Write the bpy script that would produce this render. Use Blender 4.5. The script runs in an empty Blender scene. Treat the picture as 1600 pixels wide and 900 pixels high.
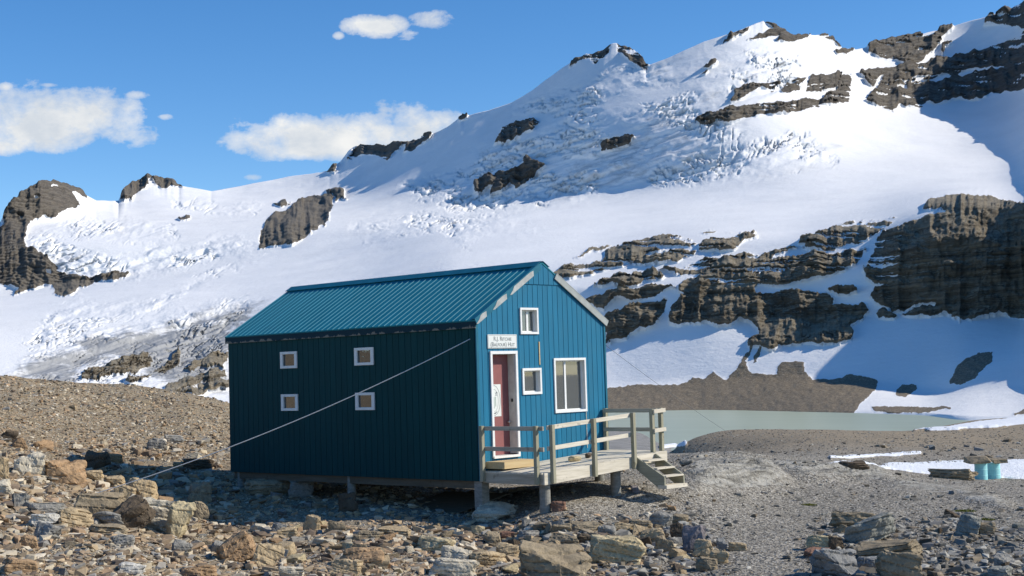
import bpy, bmesh, math, random
import numpy as np
from mathutils import Vector, Matrix, Euler

random.seed(7)
np.random.seed(7)
SC = bpy.context.scene
COL = SC.collection

# ------------------------------------------------------------------ camera and survey helpers
F = 2242.3
R = np.array([[0.7288414743, 0.6839925492, -0.0307294325],
              [-0.0640483744, 0.0234260201, -0.9976718034],
              [-0.6816802117, 0.7291127583, 0.0608824659]])
CAM = np.array([21.3088, -21.6328, 2.1987])
SUN = np.array([1.0, .87, .94]); SUN /= np.linalg.norm(SUN)

cam = bpy.data.cameras.new('camera'); camo = bpy.data.objects.new('camera', cam); COL.objects.link(camo)
m = Matrix.Identity(4)
for i in range(3):
    m[i][0] = R[0][i]; m[i][1] = -R[1][i]; m[i][2] = -R[2][i]; m[i][3] = CAM[i]
camo.matrix_world = m
cam.lens = 36 * F / 1600; cam.sensor_width = 36; cam.clip_start = .5; cam.clip_end = 30000
SC.camera = camo
SC.view_settings.view_transform = 'Standard'; SC.view_settings.look = 'None'; SC.view_settings.exposure = 0

def rays(u, v):
    """survey bearing: horizontal unit direction and slope (tan of elevation)"""
    c = np.stack([(u - 800) / F, (v - 450) / F, np.ones_like(u)], -1)
    d = c @ R
    h = np.hypot(d[..., 0], d[..., 1])
    return d[..., 0] / h, d[..., 1] / h, d[..., 2] / h

def at_r(u, v, r):
    u = np.asarray(u, float); v = np.asarray(v, float)
    dx, dy, s = rays(u, v)
    return np.stack([CAM[0] + dx * r, CAM[1] + dy * r, CAM[2] + s * r], -1)

def to_px(P):
    c = (P - CAM) @ R.T
    return 800 + F * c[..., 0] / c[..., 2], 450 + F * c[..., 1] / c[..., 2]

def azof(u): # compass angle of a survey column (u at horizon)
    dx, dy, _ = rays(np.asarray(u, float), 611.5 - .0308 * np.asarray(u, float))
    return np.arctan2(dx, dy)

# ------------------------------------------------------------------ noise
def _h(ix, iy, iz, seed):
    n = (ix.astype(np.int64) * 374761393 + iy.astype(np.int64) * 668265263 + iz.astype(np.int64) * 2147483647 + seed * 974711) & 0xffffffff
    n = ((n ^ (n >> 13)) * 1274126177) & 0xffffffff
    n = ((n ^ (n >> 16)) * 2246822519) & 0xffffffff
    return ((n ^ (n >> 15)) & 0xffffff) / float(0xffffff) * 2 - 1
def vnoise(x, y, z=None, seed=0):
    x = np.asarray(x, float); y = np.asarray(y, float)
    z = np.zeros_like(x) if z is None else np.asarray(z, float)
    ix, iy, iz = np.floor(x), np.floor(y), np.floor(z)
    fx, fy, fz = x - ix, y - iy, z - iz
    fx = fx * fx * fx * (fx * (fx * 6 - 15) + 10); fy = fy * fy * fy * (fy * (fy * 6 - 15) + 10); fz = fz * fz * (3 - 2 * fz)
    ix = ix.astype(np.int64); iy = iy.astype(np.int64); iz = iz.astype(np.int64)
    def L(a, b, t): return a + (b - a) * t
    r = []
    for dz in (0, 1):
        r.append(L(L(_h(ix, iy, iz + dz, seed), _h(ix + 1, iy, iz + dz, seed), fx),
                   L(_h(ix, iy + 1, iz + dz, seed), _h(ix + 1, iy + 1, iz + dz, seed), fx), fy))
        if not z.any(): return r[0]
    return L(r[0], r[1], fz)
def fbm(x, y, z=None, o=4, seed=0, g=.5, ridge=False):
    s = 0; a = 1; t = 0
    for i in range(o):
        n = vnoise(x * 2 ** i + 17.3 * i, y * 2 ** i - 9.1 * i, None if z is None else z * 2 ** i + 5.7 * i, seed + i)
        if ridge: n = 1 - 2 * np.abs(n)
        s = s + a * n; t += a; a *= g
    return s / t

def sstep(a, b, x):
    t = np.clip((x - a) / (b - a), 0, 1); return t * t * (3 - 2 * t)

# ------------------------------------------------------------------ materials
MATS = {}
def nt(name, rough=.85, spec=.2):
    m = bpy.data.materials.new(name); m.use_nodes = True
    t = m.node_tree; b = t.nodes['Principled BSDF']
    b.inputs['Roughness'].default_value = rough
    b.inputs['Specular IOR Level'].default_value = spec
    MATS[name] = m
    return m, t, b
def N(t, typ, **kw):
    n = t.nodes.new(typ)
    for k, v in kw.items():
        if k in n.inputs: n.inputs[k].default_value = v
        else: setattr(n, k, v)
    return n
def ramp(t, src, stops, interp='LINEAR'):
    n = t.nodes.new('ShaderNodeValToRGB'); n.color_ramp.interpolation = interp
    e = n.color_ramp.elements
    while len(e) < len(stops): e.new(.5)
    for i, (p, c) in enumerate(stops):
        e[i].position = p; e[i].color = (c, c, c, 1) if not hasattr(c, '__len__') else (*c, 1)
    t.links.new(src, n.inputs['Fac']); return n.outputs['Color']
def noise(t, co, scale, det=4, rough=.55, dist=0):
    n = N(t, 'ShaderNodeTexNoise'); n.inputs['Scale'].default_value = scale; n.inputs['Detail'].default_value = det
    n.inputs['Roughness'].default_value = rough; n.inputs['Distortion'].default_value = dist
    if co is not None: t.links.new(co, n.inputs['Vector'])
    return n.outputs['Fac']
def mapping(t, co, scale=(1, 1, 1), rot=(0, 0, 0), loc=(0, 0, 0)):
    n = N(t, 'ShaderNodeMapping'); n.inputs['Scale'].default_value = scale; n.inputs['Rotation'].default_value = rot
    n.inputs['Location'].default_value = loc
    t.links.new(co, n.inputs['Vector']); return n.outputs['Vector']
def mix(t, fac, a, b, mode='MIX'):
    n = N(t, 'ShaderNodeMix', data_type='RGBA', blend_type=mode)
    for s, i in ((fac, 0), (a, 6), (b, 7)):
        if hasattr(s, 'links') or isinstance(s, bpy.types.NodeSocket): t.links.new(s, n.inputs[i])
        else: n.inputs[i].default_value = s if i == 0 else (*s, 1)
    return n.outputs[2]
def mth(t, op, a, b=None, c=None, clamp=False):
    n = N(t, 'ShaderNodeMath', operation=op); n.use_clamp = clamp
    for i, s in enumerate((a, b, c)):
        if s is None: continue
        if isinstance(s, bpy.types.NodeSocket): t.links.new(s, n.inputs[i])
        else: n.inputs[i].default_value = s
    return n.outputs[0]
def bump(t, b, h, strength=.5, dist=.02, prev=None):
    n = N(t, 'ShaderNodeBump'); n.inputs['Strength'].default_value = strength; n.inputs['Distance'].default_value = dist
    t.links.new(h, n.inputs['Height'])
    if prev is not None: t.links.new(prev, n.inputs['Normal'])
    t.links.new(n.outputs['Normal'], b.inputs['Normal']); return n.outputs['Normal']
def objco(t): return N(t, 'ShaderNodeTexCoord').outputs['Object']
def geoco(t): return N(t, 'ShaderNodeNewGeometry').outputs['Position']
def setc(t, b, s): t.links.new(s, b.inputs['Base Color'])

def simple(name, col, rough=.8, spec=.2, var=.12, scale=6, bmp=.15, stretch=(1, 1, 1), metal=0):
    m, t, b = nt(name, rough, spec); co = mapping(t, geoco(t), stretch)
    n = noise(t, co, scale, 5)
    lo = tuple(c * (1 - var) for c in col); hi = tuple(min(1, c * (1 + var)) for c in col)
    setc(t, b, ramp(t, n, [(.3, lo), (.7, hi)])); bump(t, b, noise(t, co, scale * 6, 3), bmp, .01)
    b.inputs['Metallic'].default_value = metal
    return m

def mat_siding(name, col, dirt):
    m, t, b = nt(name, .6, .12 if name == 'siding_shaded' else .3); g = geoco(t)
    n1 = noise(t, mapping(t, g, (1, 1, .12)), 9, 5); n2 = noise(t, g, 1.2, 3)
    c = ramp(t, n1, [(.25, tuple(x * .85 for x in col)), (.75, tuple(min(1, x * 1.12) for x in col))])
    at = N(t, 'ShaderNodeAttribute', attribute_name='tone')
    c = mix(t, mth(t, 'MULTIPLY', at.outputs['Fac'], .35), c, tuple(x * .72 for x in col))
    c = mix(t, ramp(t, n2, [(.5, 0), (.8, .35)]), c, dirt)
    rs = ramp(t, noise(t, mapping(t, g, (1, 1, .04)), 14, 5, .7), [(.55, 0), (.75, .45)])
    c = mix(t, rs, c, tuple(x * .6 for x in col))
    fine = ramp(t, noise(t, mapping(t, g, (1, 1, .25)), 45, 3), [(.68, 0), (.76, .5)])
    c = mix(t, fine, c, tuple(min(1, x * 1.25 + .02) for x in col))
    setc(t, b, c); bump(t, b, n1, .2, .01); return m
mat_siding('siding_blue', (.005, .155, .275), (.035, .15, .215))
mat_siding('siding_shaded', (.0018, .050, .056), (.006, .038, .040))  # same cladding as the gable, shade of the long side painted into the colour
m, t, b = nt('roof_metal', .55, .3); g = geoco(t)
n1 = noise(t, mapping(t, g, (1, .25, .25)), 4, 5)
c = ramp(t, n1, [(.3, (.004, .165, .225)), (.7, (.008, .20, .275))])
c = mix(t, ramp(t, noise(t, mapping(t, g, (1, .2, .2)), 12, 4), [(.55, 0), (.75, .3)]), c, (.03, .22, .32))
setc(t, b, c)
m, t, b = nt('trim_blue', .55, .3)
setc(t, b, ramp(t, noise(t, geoco(t), 3, 4), [(.35, (.006, .11, .17)), (.7, (.010, .145, .215))]))
m, t, b = nt('eave_fascia', .7, .2); g = geoco(t)   # paint flaking off along the lower half
fl = noise(t, mapping(t, g, (1, 1, .35)), 5, 6, .7)
sep = N(t, 'ShaderNodeSeparateXYZ'); t.links.new(g, sep.inputs[0])
hh = mth(t, 'MULTIPLY_ADD', sep.outputs['Z'], -3.0, 3.265 * 3.0)
pf = ramp(t, mth(t, 'ADD', fl, hh), [(.55, 0), (.585, 1)])
setc(t, b, mix(t, pf, (.004, .03, .045), (.20, .19, .16)))
simple('bare_metal', (.40, .41, .39), .6, .4, .2, 7, .1)
simple('zinc_trim', (.34, .36, .34), .6, .3, .15, 5, .1)
simple('white_paint', (.78, .78, .75), .5, .3, .06, 5, .06)
simple('sign_white', (.72, .74, .70), .5, .3, .05, 3, .03)
simple('jamb_paint', (.55, .54, .50), .6, .25, .12, 8, .08)
simple('door_pink', (.27, .105, .10), .6, .25, .08, 5, .05)
simple('grey_ink', (.22, .24, .24), .7, .2, .05, 5, .0)
simple('green_ink', (.35, .42, .38), .7, .2, .05, 5, .0)
simple('dark_metal', (.05, .05, .05), .4, .4, .1, 8, .05)
simple('steel', (.55, .55, .55), .35, .5, .1, 8, .05, metal=.9)
simple('cable', (.62, .62, .60), .5, .4, .1, 20, .05)
simple('dark_cable', (.16, .16, .16), .5, .4, .1, 20, .05)
simple('interior', (.42, .36, .26), .8, .1, .2, 3, .1)
simple('curtain', (.55, .52, .42), .9, .1, .1, 6, .1)
simple('pot_white', (.75, .73, .66), .4, .4, .05, 6, .0)
simple('hut_floor', (.13, .10, .07), .9, .1, .2, 4, .1)
simple('pole_paint', (.33, .70, .70), .5, .4, .07, 4, .06)
simple('moss', (.16, .17, .035), .95, .1, .5, 12, .6)
def wood(name, a, bcol, axis=0, grain=22):
    m, t, b = nt(name, .85, .15); g = geoco(t)
    st = [1, 1, 1]; st[axis] = .06
    at = N(t, 'ShaderNodeAttribute', attribute_name='tone')
    n1 = noise(t, mapping(t, g, tuple(st)), grain, 6, .65, .4)
    c = ramp(t, n1, [(.28, a), (.72, bcol)])
    c = mix(t, mth(t, 'MULTIPLY', at.outputs['Fac'], .45), c, a)
    kn = ramp(t, noise(t, g, 5, 2), [(.66, 0), (.72, .5)])
    c = mix(t, kn, c, tuple(x * .5 for x in a))
    setc(t, b, c); bump(t, b, n1, .35, .008); return m
wood('wood_grey_y', (.50, .445, .34), (.84, .77, .64), 1)
wood('wood_grey_x', (.32, .28, .21), (.56, .50, .40), 0)
wood('wood_post', (.24, .225, .15), (.46, .43, .32), 2)
wood('wood_stair', (.27, .26, .19), (.46, .44, .34), 0)
wood('wood_new', (.50, .36, .18), (.70, .56, .34), 1)
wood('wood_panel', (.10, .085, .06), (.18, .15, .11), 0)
m, t, b = nt('concrete', .9, .15); g = geoco(t)
c = ramp(t, noise(t, mapping(t, g, (1, 1, 3)), 7, 6, .65), [(.3, (.17, .165, .145)), (.7, (.33, .32, .285))])
setc(t, b, c); bump(t, b, noise(t, g, 40, 4), .4, .01)
# glass: dark glossy pane
m, t, b = nt('glass_dark', .04, 1.0)
b.inputs['Base Color'].default_value = (.02, .022, .022, 1); b.inputs['Metallic'].default_value = 0
b.inputs['Coat Weight'].default_value = 1; b.inputs['Coat IOR'].default_value = 1.9; b.inputs['Coat Roughness'].default_value = .02
bump(t, b, noise(t, geoco(t), 5, 3), .25, .02); t.links.new(b.inputs['Normal'].links[0].from_socket, b.inputs['Coat Normal'])
m, t, b = nt('glass_clear', .02, .5)
out = t.nodes['Material Output']
tr = N(t, 'ShaderNodeBsdfTransparent'); tr.inputs[0].default_value = (.82, .84, .82, 1)
gl = N(t, 'ShaderNodeBsdfGlossy'); gl.inputs['Roughness'].default_value = .02
fr = N(t, 'ShaderNodeFresnel'); fr.inputs['IOR'].default_value = 2.3
ms = N(t, 'ShaderNodeMixShader'); t.links.new(fr.outputs[0], ms.inputs[0]); t.links.new(tr.outputs[0], ms.inputs[1]); t.links.new(gl.outputs[0], ms.inputs[2])
df = N(t, 'ShaderNodeBsdfDiffuse'); df.inputs[0].default_value = (.5, .52, .5, 1)
m2 = N(t, 'ShaderNodeMixShader'); m2.inputs[0].default_value = .16; t.links.new(ms.outputs[0], m2.inputs[1]); t.links.new(df.outputs[0], m2.inputs[2])
t.links.new(m2.outputs[0], out.inputs['Surface'])

# ------------------------------------------------------------------ object helpers
def mk_mesh(name, V, Fc, attrs=None, cols=None, smooth=False):
    """V (n,3), Fc (m,3|4) arrays"""
    me = bpy.data.meshes.new(name); V = np.asarray(V, np.float32); Fc = np.asarray(Fc, np.int32)
    k = Fc.shape[1]
    me.vertices.add(len(V)); me.vertices.foreach_set('co', V.ravel())
    me.loops.add(Fc.size); me.loops.foreach_set('vertex_index', Fc.ravel())
    me.polygons.add(len(Fc)); me.polygons.foreach_set('loop_start', np.arange(0, Fc.size, k, dtype=np.int32))
    me.polygons.foreach_set('use_smooth', np.full(len(Fc), smooth))
    me.update(calc_edges=True)
    for n, a in (attrs or {}).items():
        at = me.attributes.new(n, 'FLOAT', 'POINT'); at.data.foreach_set('value', np.asarray(a, np.float32))
    for n, a in (cols or {}).items():
        at = me.attributes.new(n, 'FLOAT_COLOR', 'POINT')
        a = np.asarray(a, np.float32)
        if a.shape[1] == 3: a = np.concatenate([a, np.ones((len(a), 1), np.float32)], 1)
        at.data.foreach_set('color', a.ravel())
    return me
def link(name, me, mat, parent=None):
    o = bpy.data.objects.new(name, me); COL.objects.link(o)
    if mat is not None:
        me.materials.clear(); me.materials.append(MATS[mat] if isinstance(mat, str) else mat)
    if parent is not None: o.parent = parent
    return o
def tag(o, label, cat, group=None):
    o['label'] = label; o['category'] = cat
    if group: o['group'] = group
    return o
def struct(o): o['kind'] = 'structure'; return o
def empty(name, loc, label, cat, group=None):
    o = bpy.data.objects.new(name, None); COL.objects.link(o); o.location = loc; o.empty_display_size = .2
    return tag(o, label, cat, group)

class MB:
    """collects boxes, bars, prisms into one mesh (world coordinates)"""
    def __init__(s): s.v = []; s.f = []; s.t = []
    def add(s, vs, fs, tone=None):
        k = len(s.v); tone = random.random() if tone is None else tone
        s.v += [tuple(map(float, p)) for p in vs]; s.f += [[k + i for i in f] for f in fs]; s.t += [tone] * len(vs); return s
    def box(s, x0, x1, y0, y1, z0, z1, tone=None):
        v = [(x, y, z) for x in (x0, x1) for y in (y0, y1) for z in (z0, z1)]
        return s.add(v, [(0, 1, 3, 2), (4, 6, 7, 5), (0, 4, 5, 1), (2, 3, 7, 6), (0, 2, 6, 4), (1, 5, 7, 3)], tone)
    def hexa(s, lo, hi, tone=None):
        """lo, hi: 4 points each (loops in the same order)"""
        return s.add(list(lo) + list(hi), [(3, 2, 1, 0), (4, 5, 6, 7), (0, 1, 5, 4), (1, 2, 6, 5), (2, 3, 7, 6), (3, 0, 4, 7)], tone)
    def prism(s, pts, d, tone=None):
        n = len(pts); d = np.array(d); q = [tuple(np.array(p) + d) for p in pts]
        return s.add(list(pts) + q, [list(range(n))[::-1], list(range(n, 2 * n))] + [(i, (i + 1) % n, n + (i + 1) % n, n + i) for i in range(n)], tone)
    def bar(s, a, b, w, h, up=(0, 0, 1), tone=None):
        a = Vector(a); b = Vector(b); d = (b - a).normalized(); sd = d.cross(Vector(up)).normalized(); u = sd.cross(d)
        o = [sd * (w / 2) * i + u * (h / 2) * j for i, j in ((-1, -1), (1, -1), (1, 1), (-1, 1))]
        return s.hexa([a + k for k in o], [b + k for k in o], tone)
    def tube(s, pts, r, n=8, caps=True, tone=None):
        pts = [Vector(p) for p in pts]; rr = r if hasattr(r, '__len__') else [r] * len(pts)
        vs = []; fs = []
        for i, p in enumerate(pts):
            d = (pts[min(i + 1, len(pts) - 1)] - pts[max(i - 1, 0)]).normalized()
            a = d.orthogonal().normalized() if i == 0 else (a - d * a.dot(d)).normalized()
            bb = d.cross(a)
            vs += [p + (a * math.cos(2 * math.pi * k / n) + bb * math.sin(2 * math.pi * k / n)) * rr[i] for k in range(n)]
            if i: fs += [((i - 1) * n + k, (i - 1) * n + (k + 1) % n, i * n + (k + 1) % n, i * n + k) for k in range(n)]
        if caps: fs += [tuple(range(n))[::-1], tuple(range((len(pts) - 1) * n, len(pts) * n))]
        return s.add(vs, fs, tone)
    def build(s, name, mat, parent=None, bevel=0, smooth=False):
        me = bpy.data.meshes.new(name); off = Vector(parent_loc(parent))
        me.from_pydata([Vector(p) - off for p in s.v], [], s.f)
        at = me.attributes.new('tone', 'FLOAT', 'POINT'); at.data.foreach_set('value', s.t)
        bm = bmesh.new(); bm.from_mesh(me)
        bmesh.ops.recalc_face_normals(bm, faces=bm.faces)
        if bevel: bmesh.ops.bevel(bm, geom=bm.edges[:], offset=bevel, segments=1, affect='EDGES', clamp_overlap=True)
        bm.to_mesh(me); bm.free()
        if smooth: me.polygons.foreach_set('use_smooth', [True] * len(me.polygons))
        o = link(name, me, mat, parent)
        if parent is None:   # put the origin at the base
            c = np.array(s.v); b0 = Vector((c[:, 0].mean(), c[:, 1].mean(), c[:, 2].min()))
            me.transform(Matrix.Translation(-b0)); o.location = b0
        return o
def parent_loc(p):
    l = Vector((0, 0, 0))
    while p is not None: l += p.location; p = p.parent
    return l
SKY_STRENGTH, SKY_SAT, SKY_HUE, SUN_STRENGTH = .165, 1.33, .503, 4.8
# ------------------------------------------------------------------ THE HUT
L, W, HE, HR = 8.8257, 4.2627, 3.3991, 4.6685
YM = W / 2
hut = empty('mountain_hut', (-L / 2, YM, -.8), 'blue corrugated metal alpine hut with pitched roof standing on concrete piles', 'hut')
def roofz(y): return HE + (HR - HE) * (1 - abs(y - YM) / YM)

def boards(axis, a0, a1, z0, ztop, holes, width, gap, depth, out0, mat, name, tone=None):
    """vertical boards on a wall. axis 'y' = gable (plane x=out0), 'x' = long wall (plane y=-out0)"""
    mb = MB(); a = a0
    while a < a1 - 1e-4:
        b = min(a + width, a1); tn = random.random()
        cuts = sorted({a + gap / 2, b - gap / 2} | {c for h in holes for c in h[:2] if a + gap / 2 < c < b - gap / 2} | ({YM} if axis == 'y' and a + gap / 2 < YM < b - gap / 2 else set()))
        for p, q in zip(cuts[:-1], cuts[1:]):
            if q - p < .004: continue
            segs = [(z0(p) if callable(z0) else z0, None)]
            hs = sorted([h for h in holes if h[0] < (p + q) / 2 < h[1]], key=lambda h: h[2])
            lo = segs[0][0]; ivs = []
            for h in hs: ivs.append((lo, h[2])); lo = h[3]
            ivs.append((lo, None))
            for l, hgh in ivs:
                zp = ztop(p) if hgh is None else hgh; zq = ztop(q) if hgh is None else hgh
                if min(zp, zq) - l < .01 and max(zp, zq) - l < .02: continue
                zp = max(zp, l + .002); zq = max(zq, l + .002)
                if axis == 'y':
                    mb.hexa([(out0, p, l), (out0, q, l), (out0, q, zq), (out0, p, zp)], [(out0 + depth, p, l), (out0 + depth, q, l), (out0 + depth, q, zq), (out0 + depth, p, zp)], tn)
                else:
                    mb.hexa([(p, -out0, l), (q, -out0, l), (q, -out0, zq), (p, -out0, zp)], [(p, -out0 - depth, l), (q, -out0 - depth, l), (q, -out0 - depth, zq), (p, -out0 - depth, zp)], tn)
        a = b
    return mb

G_HOLES = dict(main=(2.45, 3.50, 1.36, 2.53), small=(1.405, 1.98, 1.80, 2.325), attic=(1.39, 1.93, 3.12, 3.65), door=(.425, 1.185, .50, 2.66))
gh = list(G_HOLES.values())
S_HOLES = [(-6.65, -6.055, 1.54, 1.895), (-6.65, -6.055, 2.56, 2.92), (-3.9, -3.285, 1.54, 1.895), (-3.9, -3.285, 2.56, 2.92)]
gw = boards('y', -.0, W, 0, lambda y: min(roofz(y) - .02, 4.215), gh, .165, .014, .016, -.016, 'siding_blue', 'gable')
g = gw.build('gable_wall', 'siding_blue', hut)
up = boards('y', YM - (HR - 4.20) / (HR - HE) * YM, YM + (HR - 4.20) / (HR - HE) * YM, 4.20, lambda y: roofz(y) - .012, [], .165, .014, .018, .002, '', '')
up.build('gable_peak', 'siding_blue', hut)
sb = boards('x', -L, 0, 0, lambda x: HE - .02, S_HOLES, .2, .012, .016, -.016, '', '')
sb.build('side_wall', 'siding_shaded', hut)
fb = boards('y', 0, W, 0, lambda y: roofz(y) - .02, [], .2, .014, .016, -L - .0, '', ''); fb.build('back_wall', 'siding_shaded', hut)
rb = MB(); rb.box(-L, -.02, W - .03, W, 0, HE - .02); rb.build('side_wall', 'siding_shaded', hut)
# backing sheets (what shows in the grooves) + inner lining
bk = boards('y', .0, W, 0.0, lambda y: roofz(y) - .03, gh, 20, 0, .03, -.052, '', ''); bk.build('wall_sheathing', 'trim_blue', hut)
bk2 = boards('x', -L + .02, -.06, 0.0, lambda y: HE - .03, S_HOLES, 20, 0, .03, -.052, '', ''); bk2.build('wall_sheathing', 'siding_shaded', hut)
fl = MB(); fl.box(-L + .03, -.055, .055, W - .04, -.0, .40); fl.build('floor', 'hut_floor', hut)
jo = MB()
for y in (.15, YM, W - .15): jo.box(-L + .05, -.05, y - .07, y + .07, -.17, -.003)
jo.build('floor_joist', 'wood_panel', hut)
inn = MB(); inn.box(-L + .06, -3.4, .06, .1, .41, 3.3); inn.box(-3.44, -3.40, .12, W - .06, .41, 3.3); inn.box(-3.38, -.06, W - .09, W - .05, .41, 3.3)
inn.build('inner_lining', 'interior', hut)
ce = MB(); ce.box(-3.38, -.06, .06, W - .1, 2.78, 2.84); ce.build('ceiling', 'interior', hut)
cnr = MB(); cnr.box(-.012, .022, -.02, .045, 0, HE - .02); cnr.build('corner_trim', 'trim_blue', hut)
cnr = MB(); cnr.box(-.012, .022, W - .045, W + .012, 0, HE - .03); cnr.build('corner_trim', 'trim_blue', hut)

# roof
sl = math.atan2(HR - HE, YM); cs, sn = math.cos(sl), math.sin(sl)
def slope_pt(side, x, s, n):  # side -1 left / +1 right, s down-slope from the ridge, n above the plane
    y = YM + side * (s * cs + n * sn); z = HR - s * sn + n * cs
    return (x, y, z)
SLEN = YM / cs + .06
rfm = MB()
for side in (-1, 1):
    P = lambda x, s, n: slope_pt(side, x, s, n)
    rfm.hexa([P(-L - .05, 0.001, 0), P(.03, 0.001, 0), P(.03, SLEN, 0), P(-L - .05, SLEN, 0)], [P(-L - .05, 0.001, .03), P(.03, 0.001, .03), P(.03, SLEN, .03), P(-L - .05, SLEN, .03)], .3)
roof = rfm.build('roof', 'roof_metal', hut)
rib = MB(); x = -L
while x < 0:
    for side in (-1, 1):
        P = lambda xx, s, n: slope_pt(side, xx, s, n)
        rib.hexa([P(x - .011, .2, .031), P(x + .011, .2, .031), P(x + .011, SLEN + .004, .031), P(x - .011, SLEN + .004, .031)],
                 [P(x - .006, .2, .044), P(x + .006, .2, .044), P(x + .006, SLEN + .004, .044), P(x - .006, SLEN + .004, .044)], .1)
    x += .2
o = rib.build('ribbing', 'roof_metal', roof)
cap = MB()
for side in (-1, 1):
    P = lambda x, s, n: slope_pt(side, x, s, n)
    cap.hexa([P(-L - .06, 0, .058), P(.035, 0, .058), P(.035, .24, .058), P(-L - .06, .24, .058)], [P(-L - .06, 0, .068), P(.035, 0, .068), P(.035, .24, .068), P(-L - .06, .24, .068)], .8)
cap.build('ridge_cap', 'trim_blue', roof)
ef = MB(); P = lambda x, s, n: slope_pt(-1, x, s, n)
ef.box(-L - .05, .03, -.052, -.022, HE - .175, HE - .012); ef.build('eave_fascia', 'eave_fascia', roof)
# rake trims on the gable
for side, mat, nm in ((-1, 'trim_blue', 'rake_trim'), (1, 'zinc_trim', 'rake_trim')):
    P = lambda x, s, n: slope_pt(side, x, s, n)
    r0 = MB(); s0 = .12 if side < 0 else .50; s1 = SLEN + (.0 if side < 0 else .03)
    r0.hexa([P(.031, s0, -.085), P(.031, s0, .045), P(.031, s1, .045), P(.031, s1, -.085)], [P(.055, s0, -.085), P(.055, s0, .045), P(.055, s1, .045), P(.055, s1, -.085)])
    r0.hexa([P(-.05, s0, .047), P(-.05, s0, .062), P(-.05, s1, .062), P(-.05, s1, .047)], [P(.058, s0, .047), P(.058, s0, .062), P(.058, s1, .062), P(.058, s1, .047)])
    rt = r0.build(nm, mat, roof)
    if side > 0: rt['label'] = 'bare grey metal trim along the right slope of the gable'
P = lambda x, s, n: slope_pt(-1, x, s, n)
for (sa, sb2, ta, tb) in ((.42, 1.22, .0, .10), (1.45, 1.86, .02, .10), (2.2, 2.46, .0, .05)):   # paint peeled to metal
    pm = MB(); pts = [P(.0575, sa, -.083), P(.0575, sa - .05, .02), P(.0575, sa + .07, .04), P(.0575, sb2 - .12, .035), P(.0575, sb2 - .03, -.02), P(.0575, sb2 + .1, -.06), P(.0575, sb2 + .04, -.083)]
    pm.prism(pts, (.003, 0, 0)); pm.build('peeled_patch', 'bare_metal', rt.parent)

# windows -----------------------------------------------------------
def gable_window(y0, y1, z0, z1, fw, mull, mat='glass_clear', depth=.10, parts=True):
    """white framed window in the gable; y0..y1,z0..z1 = outer trim"""
    w = MB(); x0, x1 = .001, .035
    w.box(x0, x1, y0, y1, z1 - fw, z1, 0); w.box(x0, x1, y0, y1, z0, z0 + fw, 0)
    w.box(x0, x1 - .002, y0, y0 + fw, z0 + fw, z1 - fw, 0); w.box(x0, x1 - .002, y1 - fw, y1, z0 + fw, z1 - fw, 0)
    root = w.build('window', 'white_paint', hut, bevel=.003)
    iy0, iy1, iz0, iz1 = y0 + fw - .012, y1 - fw + .012, z0 + fw - .012, z1 - fw + .012
    r = MB()  # reveal lining
    d = -depth - .03
    r.box(d, -.002, iy0 - .02, iy0, iz0, iz1); r.box(d, -.002, iy1, iy1 + .02, iz0, iz1)
    r.box(d, -.002, iy0 - .02, iy1 + .02, iz1, iz1 + .02); r.box(d, -.002, iy0 - .02, iy1 + .02, iz0 - .02, iz0)
    r.build('reveal', 'white_paint', root)
    s = MB(); f = .035; xs0, xs1 = -depth, -depth + .03
    edges = [iy0] + [iy0 + (iy1 - iy0) * q for q in mull] + [iy1]
    s.box(xs0, xs1, iy0 + .001, iy1 - .001, iz1 - f, iz1 - .001); s.box(xs0, xs1, iy0 + .001, iy1 - .001, iz0 + .001, iz0 + f)
    for i, e in enumerate(edges):
        a, b = (e + .001, e + f) if i == 0 else (e - f, e - .001) if i == len(edges) - 1 else (e - f * .8, e + f * .8)
        s.box(xs0 + .001, xs1 + (.006 if 0 < i < len(edges) - 1 else -.001), a, b, iz0 + f, iz1 - f)
    s.build('sash', 'white_paint', root)
    p = MB(); p.box(xs0 + .012, xs0 + .018, iy0 + .01, iy1 - .01, iz0 + .01, iz1 - .01); p.build('pane', mat, root)
    return root
gable_window(2.424, 3.527, 1.331, 2.557, .055, [.42])
gable_window(1.381, 2.004, 1.773, 2.349, .055, [])
gable_window(1.365, 1.956, 3.094, 3.676, .05, [.55])
for (x0, x1, z0, z1, h) in ((-6.673, -6.032, 1.517, 1.916, 0), (-6.673, -6.032, 2.538, 2.941, 1), (-3.921, -3.264, 1.517, 1.916, 2), (-3.921, -3.264, 2.538, 2.941, 3)):
    w = MB(); fw = .095; fh = .062
    w.box(x0, x1, -.035, -.001, z1 - fh, z1); w.box(x0, x1, -.035, -.001, z0, z0 + fh)
    w.box(x0, x0 + fw, -.033, -.001, z0 + fh, z1 - fh); w.box(x1 - fw, x1, -.033, -.001, z0 + fh, z1 - fh)
    root = w.build('window', 'white_paint', hut, bevel=.003)
    p = MB(); p.box(x0 + .06, x1 - .06, .012, .018, z0 + .03, z1 - .03); p.build('pane', 'glass_dark', root)
    r = MB(); r.box(x0 + .05, x0 + .092, -.0005, .011, z0 + .03, z1 - .03); r.box(x1 - .092, x1 - .05, -.0005, .011, z0 + .03, z1 - .03); r.box(x0 + .08, x1 - .08, -.0003, .010, z0 + .03, z0 + .064); r.box(x0 + .08, x1 - .08, -.0003, .010, z1 - .064, z1 - .03)
    r.build('reveal', 'jamb_paint', root)

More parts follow.
